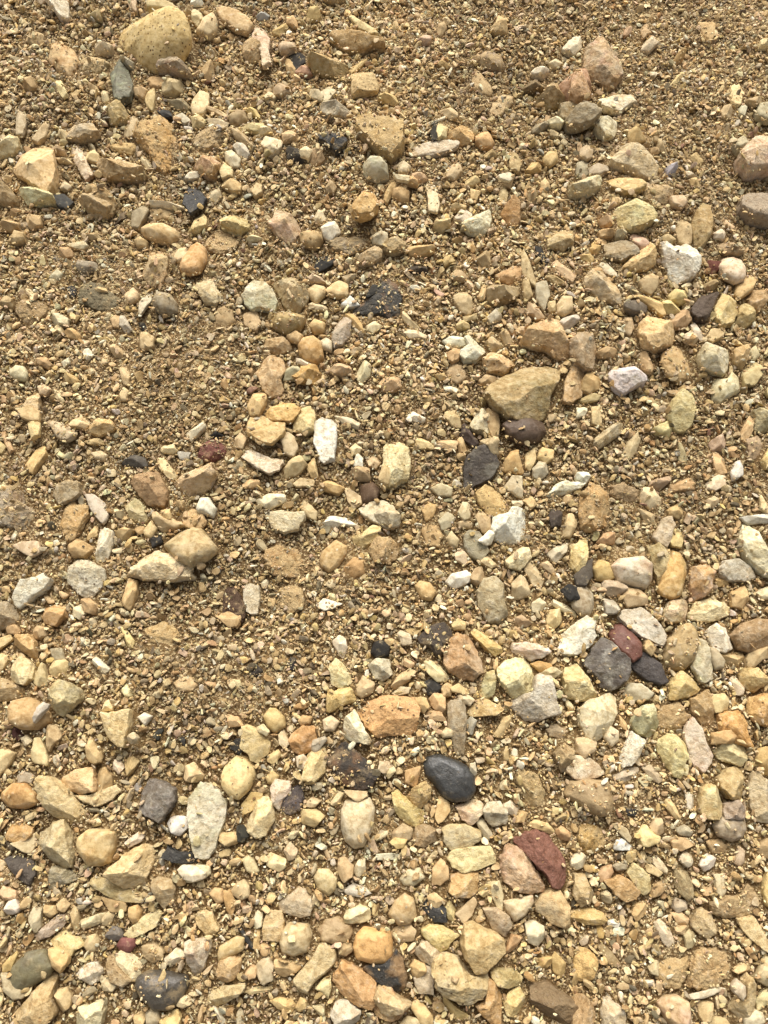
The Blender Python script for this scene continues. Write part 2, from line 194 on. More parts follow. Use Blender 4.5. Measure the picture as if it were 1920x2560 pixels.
s|cfc0ae|flat_stone|long pale mauve flat slab|, at the top, centre|1035 376 1076 359 1122 352 1145 359 1145 369 1122 385 1082 396 1050 401 1037 391
a|c9c0b0|stone|pale grey six sided stone|, at the bottom, centre|829 2537 839 2505 871 2499 900 2523 897 2549 879 2566 839 2566
r|c5b77e|pebble|thick tan u shaped pebble|, at mid height, far right|1663 1041 1680 1036 1700 1053 1718 1047 1718 1007 1686 989 1700 975 1726 992 1737 1030 1732 1067 1715 1086 1689 1079
a|e0cd9c|rock|cream and rust jagged rock|, in the lower half, far left|30 1692 32 1640 55 1636 69 1652 90 1672 87 1698 69 1710 32 1704
s|8f7c62|flat_stone|grey brown tilted slab| below left of the pink angular chip|1508 607 1562 605 1590 628 1596 645 1556 654 1509 645
r|a3855a|rock|big brown rock half cut by the left edge|, in the upper half, far left|-23 445 9 454 43 489 56 506 55 529 35 541 -17 524
r|dcc479|rock|bright yellow faceted rock|, at the bottom, centre|1055 2323 1076 2313 1105 2314 1145 2337 1122 2355 1116 2369 1099 2376 1076 2355 1058 2337
a|d9b478|stone|sharp cream peaked stone with curved edge|, in the upper half, far right|1553 688 1579 668 1614 634 1625 610 1638 651 1637 677 1614 693 1576 696
a|b88a62|stone|pinkish brown rough block| right of the reddish brown block|1423 200 1440 181 1457 179 1463 208 1476 246 1463 258 1440 266 1423 246
a|a88554|stone|brown tall shaded block| right of the brown gritty pyramid|1721 1750 1761 1727 1767 1762 1784 1825 1761 1820 1738 1796 1726 1776
a|c4ab88|rock|tan and grey domed angular rock| above right of the large tan triangular rock|168 330 188 315 214 312 237 321 249 344 231 359 203 366 171 359
a|d9bb72|rock|peaked tan rock with cream triangular face|, in the lower half, far right|1666 1750 1671 1710 1692 1681 1718 1698 1747 1721 1729 1736 1689 1747
a|544338|stone|dark brown shiny rectangular stone|, in the upper half, far right|1724 784 1750 738 1796 732 1781 761 1758 813 1735 810 1726 796
r|b9813f|pebble|rust brown crystal like nugget|, in the lower half, left|724 1854 735 1837 758 1817 787 1820 791 1848 778 1875 758 1888 735 1875
d|9c7d50|stone|brown mound of cemented grit| right of the grey white oblong pebble|700 1475 729 1461 761 1478 761 1516 732 1533 706 1516
d|a88d68|stone|grey brown crumbly block| right of the orange pitted cobble|486 339 509 321 538 324 551 344 541 373 515 388 497 382 486 362
a|e6c48e|rock|cream rock speckled with rust|, in the upper half, right|1209 914 1209 900 1220 885 1249 887 1284 903 1284 914 1264 937 1258 945 1220 934
s|c9c0b0|flat_stone|pale grey winged slab|, at mid height, far right|1799 1435 1807 1406 1842 1400 1868 1420 1886 1446 1868 1452 1822 1454
r|8f7355|pebble|smooth purplish brown pebble sunk in sand|, at the top, right|1191 150 1206 136 1229 139 1252 156 1259 185 1252 200 1229 200 1203 185 1191 171
r|c4a462|rock|yellow brown rock with raised corner|, in the lower half, far right|1842 1689 1857 1675 1891 1672 1920 1704 1915 1718 1886 1730 1857 1721 1845 1707
a|dccc94|stone|big cream tan prism with dark lower face|, in the lower half, far right|1781 1877 1805 1857 1828 1860 1860 1866 1865 1895 1854 1915 1822 1903 1793 1895
a|b49b6c|stone|tan blocky mass| below right of the rusty upright block|1365 610 1400 584 1432 581 1432 628 1406 645 1368 634
a|c6ab78|flat_stone|long tan slab aslant at right|, at the bottom, far right|1842 2297 1886 2291 1900 2317 1920 2355 1938 2375 1920 2381 1886 2355 1860 2329
a|c3a172|flat_stone|brown slab with rounded end lying aslant| right of the pitted yellow cobble|542 23 555 17 596 35 625 55 632 72 622 90 587 75 564 58 549 43
a|e6deba|stone|large ivory boot shaped stone with a grey hollow|, in the upper half, right|1154 581 1174 555 1203 529 1223 532 1226 555 1216 584 1206 602 1174 592
r|bf9f6e|stone|smooth tan egg shaped block|, at the bottom, centre|974 2285 989 2256 1012 2236 1032 2251 1038 2288 1024 2306 998 2310
a|cdb47a|stone|yellow blocky stone with slanted top| below the standing green flint|269 252 301 260 323 298 318 318 286 327 268 321
r|bfa67c|rock|large tan speckled rock|, at the bottom, far right|1726 2303 1738 2277 1755 2271 1776 2285 1787 2314 1787 2332 1767 2345 1744 2332 1729 2317
a|d1ba7c|stone|yellow forked stone|, at the bottom, far left|130 2352 156 2320 176 2332 208 2349 214 2363 188 2375 185 2387 162 2378 139 2366
r|9b8e7c|pebble|flat grey oval on edge| below right of the jet black rock|1428 1470 1460 1465 1481 1487 1481 1516 1472 1536 1452 1539 1431 1516
a|eee0b8|rock|white angular rock leaning on the orange rock|, in the lower half, centre|858 1834 868 1796 888 1776 900 1805 914 1831 928 1851 920 1860 885 1851 859 1840
a|d5c081|stone|big cream yellow angular stone with broken edge|, in the upper half, left|549 567 567 547 613 544 629 555 622 581 599 600 573 589 555 577
a|bd935c|flat_stone|large orange tan slab with pointed ends|, at the bottom, right|1511 2204 1550 2190 1576 2207 1598 2227 1590 2248 1562 2252 1541 2236
a|e0d6bf|stone|tall white y shaped stone|, in the lower half, right|1544 1895 1564 1854 1573 1831 1596 1846 1612 1857 1588 1892 1573 1912 1553 1919
r|ddc5ac|pebble|round pale pink pebble|, in the upper half, far right|1796 674 1807 654 1831 647 1854 651 1861 674 1854 700 1831 709 1805 697
r|a58a62|pebble|large brown pyramid|, at the bottom, left|379 2204 396 2193 428 2198 440 2222 434 2251 414 2268 396 2248 385 2227
r|c99f60|pebble|smooth round orange brown pebble|, in the upper half, left|748 865 758 848 784 843 801 859 807 900 792 911 766 905 752 888
a|d0b07c|flat_stone|tan tall rectangular plate|, at the bottom, left|659 2349 659 2308 677 2278 703 2281 709 2303 700 2352
a|dcd3ba|stone|long white ribbed upright stick|, at mid height, far left|240 1406 249 1365 255 1328 266 1322 288 1331 284 1365 269 1415 255 1420
r|bd9561|stone|brown loaf shaped lump below its twin| below right of the pale pink wedge|544 2424 552 2398 578 2388 607 2391 604 2418 584 2444 561 2453 547 2444
r|a68b50|stone|olive yellow rounded stone partly buried| below the ridged grey green rock|680 804 700 784 732 787 761 798 749 824 720 842 691 822
s|cfae70|stone|yellow lens shaped stone under a larger slab| below the large cream tan slab|1517 451 1530 446 1570 450 1602 463 1614 477 1596 492 1562 492 1527 472
a|51463e|rock|dark brown black rock in a hollow| below the rusty lumpy stone|14 2146 46 2141 84 2155 90 2187 78 2210 58 2201 38 2178
d|c8ad7c|stone|rough lump made of cemented grit| above left of the standing green flint|200 162 220 145 260 150 275 168 260 191 231 200 203 185
r|e2ca88|stone|cream tooth shaped stone|, at mid height, right|1423 1365 1440 1363 1454 1347 1469 1351 1467 1383 1457 1423 1440 1432 1423 1417
a|c9a356|rock|yellow tan wedge rock|, at the bottom, right|1423 2279 1452 2268 1483 2271 1504 2279 1515 2300 1498 2311 1463 2308 1423 2297
a|ddb05f|flat_stone|amber yellow plate with rusty freckles|, at mid height, left|665 1041 683 1024 709 1010 738 1012 751 1030 729 1060 694 1056 668 1050
a|8f7c54|stone|dark olive striped leaf shaped stone|, at the bottom, far right|1680 2170 1695 2164 1718 2187 1731 2213 1729 2242 1715 2251 1692 2233 1682 2204
d|a58458|pebble|brown pebble half covered with sand| below left of the cream yellow angular stone|518 607 532 581 564 584 596 607 575 628 549 639 529 628
a|7e7a66|flat_stone|dark olive grey angular plate|, at mid height, right|1161 1339 1174 1328 1197 1331 1215 1365 1220 1377 1206 1403 1180 1391 1165 1368
r|9a8872|rock|grey rock in the lower left gap| above left of the amber three pointed stone|-23 1527 17 1507 46 1522 61 1542 43 1568 0 1574 -23 1559
a|ddcfbf|stone|white pink wedge stone|, in the lower half, right|1278 1640 1283 1608 1319 1608 1365 1620 1375 1631 1356 1643 1327 1652 1307 1640
r|ba955c|pebble|tan brown kidney shaped pebble|, at mid height, centre|803 1397 810 1380 839 1354 865 1368 862 1389 845 1412 824 1429 807 1417
a|cf9e56|stone|orange yellow blocky stone| above right of the purplish grey knobbly rock|885 512 905 483 934 509 943 529 934 550 900 556 885 538
r|c8bba4|pebble|grey mottled heart shaped pebble|, at the top, centre|803 272 821 255 847 256 875 278 871 298 839 311 813 298
a|bf9866|rock|pinkish brown shield shaped rock| below right of the orange pitted cobble|489 411 509 393 538 393 557 405 549 431 538 460 521 454 503 428
d|7d7060|rock|purplish grey knobbly rock|, in the upper half, centre|824 607 847 593 876 602 914 593 918 616 900 634 876 638 847 628
r|7c453b|stone|dark red domed stone with sandy patch|, at mid height, left|497 1151 509 1119 529 1102 552 1102 567 1117 564 1140 538 1154 503 1160
d|8c6c46|stone|dark brown earthy mass| left of the cream kite|1524 1209 1556 1209 1596 1227 1596 1250 1564 1264 1527 1238
r|222427|rock|long black crumbly rock|, in the lower half, left|405 2143 417 2115 434 2132 469 2132 515 2123 518 2146 492 2158 440 2155
r|d2cdb2|pebble|pale grey green rounded nugget| below the broad sandy slab|911 414 928 396 952 402 966 422 969 454 943 461 920 448 911 428
a|d3bd83|stone|cream wedge with yellow face| right of the freckled amber plate|735 1076 743 1041 758 1018 775 1018 787 1041 784 1082 758 1091
a|d8cab8|flat_stone|pale striped slab carrying small chips|, at mid height, left|607 1146 625 1125 645 1134 677 1151 707 1148 694 1174 674 1185 642 1169
a|dcc9a0|stone|pinkish tan block| above right of the long pale grey slab|1654 1542 1669 1504 1712 1501 1715 1522 1709 1553 1671 1559
a|c6ad70|rock|craggy yellow brown rock| right of the two humped yellow rock|1828 824 1839 767 1857 764 1886 784 1883 810 1857 830
r|c9b174|stone|yellow olive stone|, at the bottom, right|1229 2427 1244 2418 1281 2421 1304 2444 1296 2462 1267 2468 1244 2462 1232 2444
a|c0a67e|rock|grey tan slab above the sponge like rock| above the ochre sponge like rock|136 1238 150 1215 179 1203 203 1209 200 1238 179 1255 150 1264
a|d7b669|stone|yellow butterfly shaped stone|, in the lower half, centre|817 1776 819 1724 836 1733 853 1721 876 1721 888 1753 856 1762 824 1779
s|c9b498|flat_stone|mauve grey square plate|, at the bottom, centre|1037 2444 1061 2413 1082 2418 1083 2485 1044 2483
a|e5d2a4|stone|cream block with one black dot|, at the bottom, far left|292 2387 304 2378 330 2389 356 2401 353 2433 341 2452 318 2430 295 2407
r|857560|stone|round grey brown stone|, in the upper half, left|385 758 396 732 428 735 443 758 440 781 411 793 388 778
a|e6dac4|rock|white angular rock under a brown one| above right of the grey green upright slab|1764 1582 1787 1561 1810 1577 1828 1623 1810 1633 1787 1626 1776 1603
a|c9b893|stone|tan blocky crystal like stone| below right of the orange brown egg|493 726 512 706 532 700 544 732 560 752 538 768 515 764 502 743
a|ddc27e|stone|large yellow cream tooth shaped stone|, at the bottom, right|1258 2502 1272 2482 1296 2465 1310 2494 1304 2525 1287 2540 1267 2537
r|cfa562|stone|amber brown wedge shaped nugget| above the purplish grey knobbly rock|881 529 888 512 905 486 926 495 941 526 926 547 900 553 885 541
r|bb9f80|rock|grey purple capped rough rock| below the pale olive trapezoid|1209 2271 1244 2271 1270 2291 1277 2314 1261 2340 1235 2320
s|ddcba8|stone|white curved flat stone| above the cream jagged diamond stone|1495 269 1524 255 1538 246 1573 239 1589 255 1564 269 1547 286 1527 289 1504 284
a|d6c28c|flat_stone|long cream tan slab pointing up right|, at the bottom, left|312 2334 333 2314 362 2291 393 2275 405 2285 388 2314 359 2329 327 2346
a|a58a62|rock|brown pitted rock at left| below left of the cream rust jagged rock|-17 1715 6 1698 43 1710 69 1721 67 1739 23 1747 -17 1756
a|d6bfa0|rock|pale pink tan angular rock|, in the lower half, right|1139 2016 1186 1999 1206 2011 1206 2031 1183 2054 1174 2060 1154 2045
a|eee0b8|stone|cream white jagged diamond shaped stone|, at the top, right|1483 333 1498 312 1524 295 1540 315 1537 341 1530 359 1509 369 1495 347
r|cbb591|rock|pinkish cream rounded rock under trapezoid| below right of the pale olive trapezoid|1257 2253 1301 2248 1330 2239 1330 2259 1310 2285 1287 2300 1270 2279
a|8c8672|stone|grey olive wedge with sharp rim| below the grey and tan faceted rock|124 2193 133 2167 168 2172 203 2196 162 2210 124 2222
s|d4c085|flat_stone|large pale yellow five sided slab|, at the bottom, right|1567 2184 1582 2158 1605 2172 1622 2193 1625 2222 1614 2235 1596 2227 1585 2207
a|26282a|stone|large jet black angular stone with sand on it|, at the top, centre|797 339 810 344 824 336 833 333 865 344 865 370 847 391 836 391 819 370 804 359
a|dccb9b|stone|pale cream five sided stone| above left of the large tan triangular rock|-9 379 26 341 55 359 58 376 38 396 -9 414
a|c4933f|rock|yellow ochre triangular rock|, in the upper half, left|733 956 753 946 758 926 792 914 803 934 801 963 790 972 758 968
a|c9bfa8|rock|grey pentagon rock|, in the lower half, right|1209 2025 1220 2011 1249 2005 1267 2028 1267 2057 1235 2063 1218 2048
r|c08f58|stone|rusty orange upright block|, in the upper half, right|1255 538 1267 512 1281 492 1296 512 1299 561 1296 573 1272 574 1261 555
a|c3a266|flat_stone|tan jagged low slab| below the yellow green prism|1168 1782 1186 1753 1215 1750 1244 1765 1258 1776 1238 1788 1186 1791
a|bba276|stone|tan upright nugget at left| above the yellow tan wedge rock|1431 2184 1457 2184 1463 2216 1481 2230 1466 2251 1449 2265 1431 2233
a|bb9868|stone|tan block with broken faces| left of the small brick red chip|610 110 619 100 633 107 654 130 655 159 636 174 616 168 610 139
a|cfb9a0|flat_stone|long pale pink splinter shaped flake| above left of the small brick red chip|633 81 642 61 654 75 670 104 668 127 678 162 656 171 654 139 633 110
a|dedcc0|pebble|white L shaped pebble|, in the upper half, right|1158 843 1171 840 1209 877 1206 891 1186 913 1163 911 1151 894 1154 882 1174 871
r|b9ad84|pebble|large dull olive disc|, at mid height, far right|1868 1030 1897 1024 1938 1030 1938 1076 1903 1091 1883 1082 1880 1050
a|bba78e|flat_stone|grey twisted slab| above the long olive block|1631 1345 1654 1302 1677 1293 1686 1319 1669 1368 1648 1360
r|cabb9c|pebble|large pale grey ridged pebble at the left| right of the large pale disc|943 1273 960 1264 983 1267 999 1296 998 1313 983 1322 960 1310 937 1293
a|ad9478|rock|pinkish grey angular rock| below right of the pitted yellow cobble|393 174 405 158 437 150 457 174 480 200 480 214 451 200 425 185 396 181
a|dcbf92|stone|cream boomerang shaped stone| below the smooth greenish grey pebble|54 1015 81 987 101 981 106 1004 101 1033 69 1047 55 1041
s|2a2c30|flat_stone|black shale piece| above left of the cream yellow angular stone|463 472 480 469 500 486 515 501 506 521 480 535 460 509
r|a68b66|rock|brown speckled rock| below left of the cream block with black dot|269 2395 284 2387 292 2410 312 2433 330 2450 307 2465 278 2453 269 2424
a|e6d8c0|flat_stone|white and pink pointed flake| above left of the standing green flint|108 -12 178 -12 175 43 166 61 150 55 133 20
d|41393a|stone|dark purple speckled wedge with tan cap|, in the lower half, left|703 2022 720 1987 740 1964 758 1970 758 1993 749 2022 729 2034
a|dcc28f|flat_stone|cream edged curved slab| below right of the peach and rust faceted rock|191 1987 226 1990 260 1976 289 1964 302 1976 278 1999 249 2013 214 2005
a|ded29f|stone|pale green cream upright oblong|, in the lower half, centre|824 1675 839 1649 856 1663 873 1689 876 1710 853 1721 833 1710
a|c9ab74|stone|tan faceted chunk| above the pale pink wedge|492 2297 497 2277 532 2277 535 2294 547 2317 541 2337 518 2334 500 2314
a|d7ab6c|stone|amber brown three pointed stone|, in the lower half, far left|38 1608 58 1591 87 1588 98 1605 101 1646 93 1652 72 1634 52 1620
a|e2b778|stone|orange cream blocky stone with rust marks|, at the top, right|1116 333 1145 320 1171 333 1183 347 1177 373 1151 376 1145 362 1122 350
a|1f2328|rock|shiny black rock beneath chips|, at the bottom, centre|1047 2259 1076 2248 1113 2268 1116 2303 1087 2303 1067 2282
a|bda078|stone|tan and grey split stone| below right of the purplish grey knobbly rock|895 651 917 625 931 619 955 636 955 657 931 674 900 671
a|bcaa9c|stone|mauve grey shard|, in the upper half, centre|832 853 840 824 859 797 879 810 873 845 856 868 836 879
a|cdb067|stone|yellow brown prism lying aslant|, in the lower half, right|1178 1585 1189 1574 1220 1588 1249 1605 1254 1631 1238 1640 1218 1626 1197 1605
a|dccab4|stone|white pink upright stone| above left of the dark speckled wedge|678 1970 691 1950 726 1953 726 1976 709 1999 700 2025 685 2011
r|b98844|stone|rusty orange brown lumpy stone|, in the lower half, far left|17 2091 29 2065 58 2057 84 2071 81 2091 55 2106 26 2100
r|b99a70|pebble|brown striped bread shaped pebble|, in the upper half, left|664 868 671 853 709 845 727 859 727 879 706 891 680 890 665 879
a|f0e8cc|stone|white sharp blade shaped stone|, at mid height, right|1367 1241 1394 1215 1417 1209 1440 1209 1472 1189 1472 1198 1452 1227 1440 1227 1406 1241 1374 1248
a|9d8a84|stone|purplish stone| above the purplish grey round stone|1807 2011 1842 2002 1860 2028 1860 2048 1802 2048 1802 2028
s|cbbfa8|pebble|upright grey white oblong pebble|, at mid height, left|610 1470 622 1462 648 1470 649 1501 645 1527 633 1535 619 1527 613 1499
r|cdb988|pebble|smooth tan drop shaped pebble|, at the bottom, centre|787 2193 798 2175 821 2175 839 2196 836 2222 821 2236 798 2222
r|a98458|pebble|brown faceted pebble| right of the two humped yellow rock|1860 746 1883 729 1915 738 1917 764 1894 784 1868 772
a|cdb87a|stone|yellow green upright prism|, in the lower half, right|1196 1736 1206 1710 1215 1681 1235 1679 1238 1701 1235 1733 1215 1756 1200 1753
a|d3c8a8|rock|pale upright triangular rock|, at mid height, right|1177 1070 1189 1041 1203 1024 1218 1041 1229 1091 1215 1093 1186 1082
a|c6b583|stone|yellow green notched stone| below left of the dark brown shield|315 1264 347 1250 362 1264 370 1308 356 1313 330 1299
r|cba765|pebble|yellow brown facetted nugget| above right of the long yellow bent prism|1018 1996 1035 1973 1061 1956 1076 1970 1073 1996 1053 2018 1024 2005
r|a68c68|rock|greyish sandy rock| above left of the split white rust slab|1385 1883 1411 1860 1435 1877 1429 1924 1406 1927
a|dbc180|stone|yellow crescent stone|, at mid height, centre|882 1342 908 1342 931 1316 949 1322 949 1351 920 1368 894 1374
a|c2935a|stone|orange brown rounded stone at lower edge| above right of the amber three pointed stone|110 1527 139 1513 165 1522 168 1545 145 1565 116 1556
a|dfcfa2|stone|large pale yellow faceted stone|, at mid height, right|1264 1403 1287 1386 1304 1371 1322 1371 1326 1397 1301 1426 1272 1420
a|bfa878|stone|large curved brown trough| below right of the pale pink wedge|497 2488 512 2499 549 2491 590 2462 610 2459 604 2476 561 2502 518 2523 506 2511
a|ddd0bc|stone|white and tan tilted facet stone|, at the bottom, far left|195 2433 214 2410 243 2405 258 2427 246 2453 229 2459
a|d1bd9e|stone|grey cream stone with peaked ridge|, at the bottom, centre|1037 2381 1058 2352 1076 2358 1099 2381 1087 2395 1084 2413 1061 2404
r|bda067|stone|tan rounded lump above its twin| right of the pale pink wedge|547 2384 552 2366 590 2343 609 2346 604 2375 575 2389 549 2404
a|c9c3ac|stone|pale grey faceted cube| below the black rounded chip|923 1663 943 1649 972 1652 978 1686 957 1701 934 1695
a|b9a497|stone|long purple grey rod|, at the bottom, far left|90 2337 116 2314 145 2288 162 2285 174 2294 156 2314 130 2334 98 2350
r|8c6f4e|stone|brown red stone| below right of the long yellow bent prism|1035 2094 1041 2068 1061 2062 1087 2074 1084 2100 1061 2115 1041 2112
a|dcc6ac|stone|pale pink bent stick shaped stone| right of the large tan triangular rock|178 367 203 367 214 396 220 417 234 437 214 454 205 437 188 399
r|a58d64|stone|brown dusty block| right of the purplish grey knobbly rock|960 607 977 596 1012 613 1012 636 977 648 960 639
a|b9a57e|stone|long grey tan bar| below the pale lilac wedge|1485 1099 1527 1067 1553 1059 1553 1082 1495 1125
a|c2a06c|rock|brown split triangular rock| right of the large white cube|1825 885 1871 864 1871 897 1860 932 1833 917
a|e0d3a4|stone|cream stone with grey oval eye|, at the bottom, centre|863 2291 871 2277 902 2262 923 2271 924 2297 900 2306 868 2306
a|dab476|rock|yellow orange craggy rock|, at mid height, far left|226 1079 252 1050 275 1049 291 1073 278 1085 246 1096 229 1091
"""
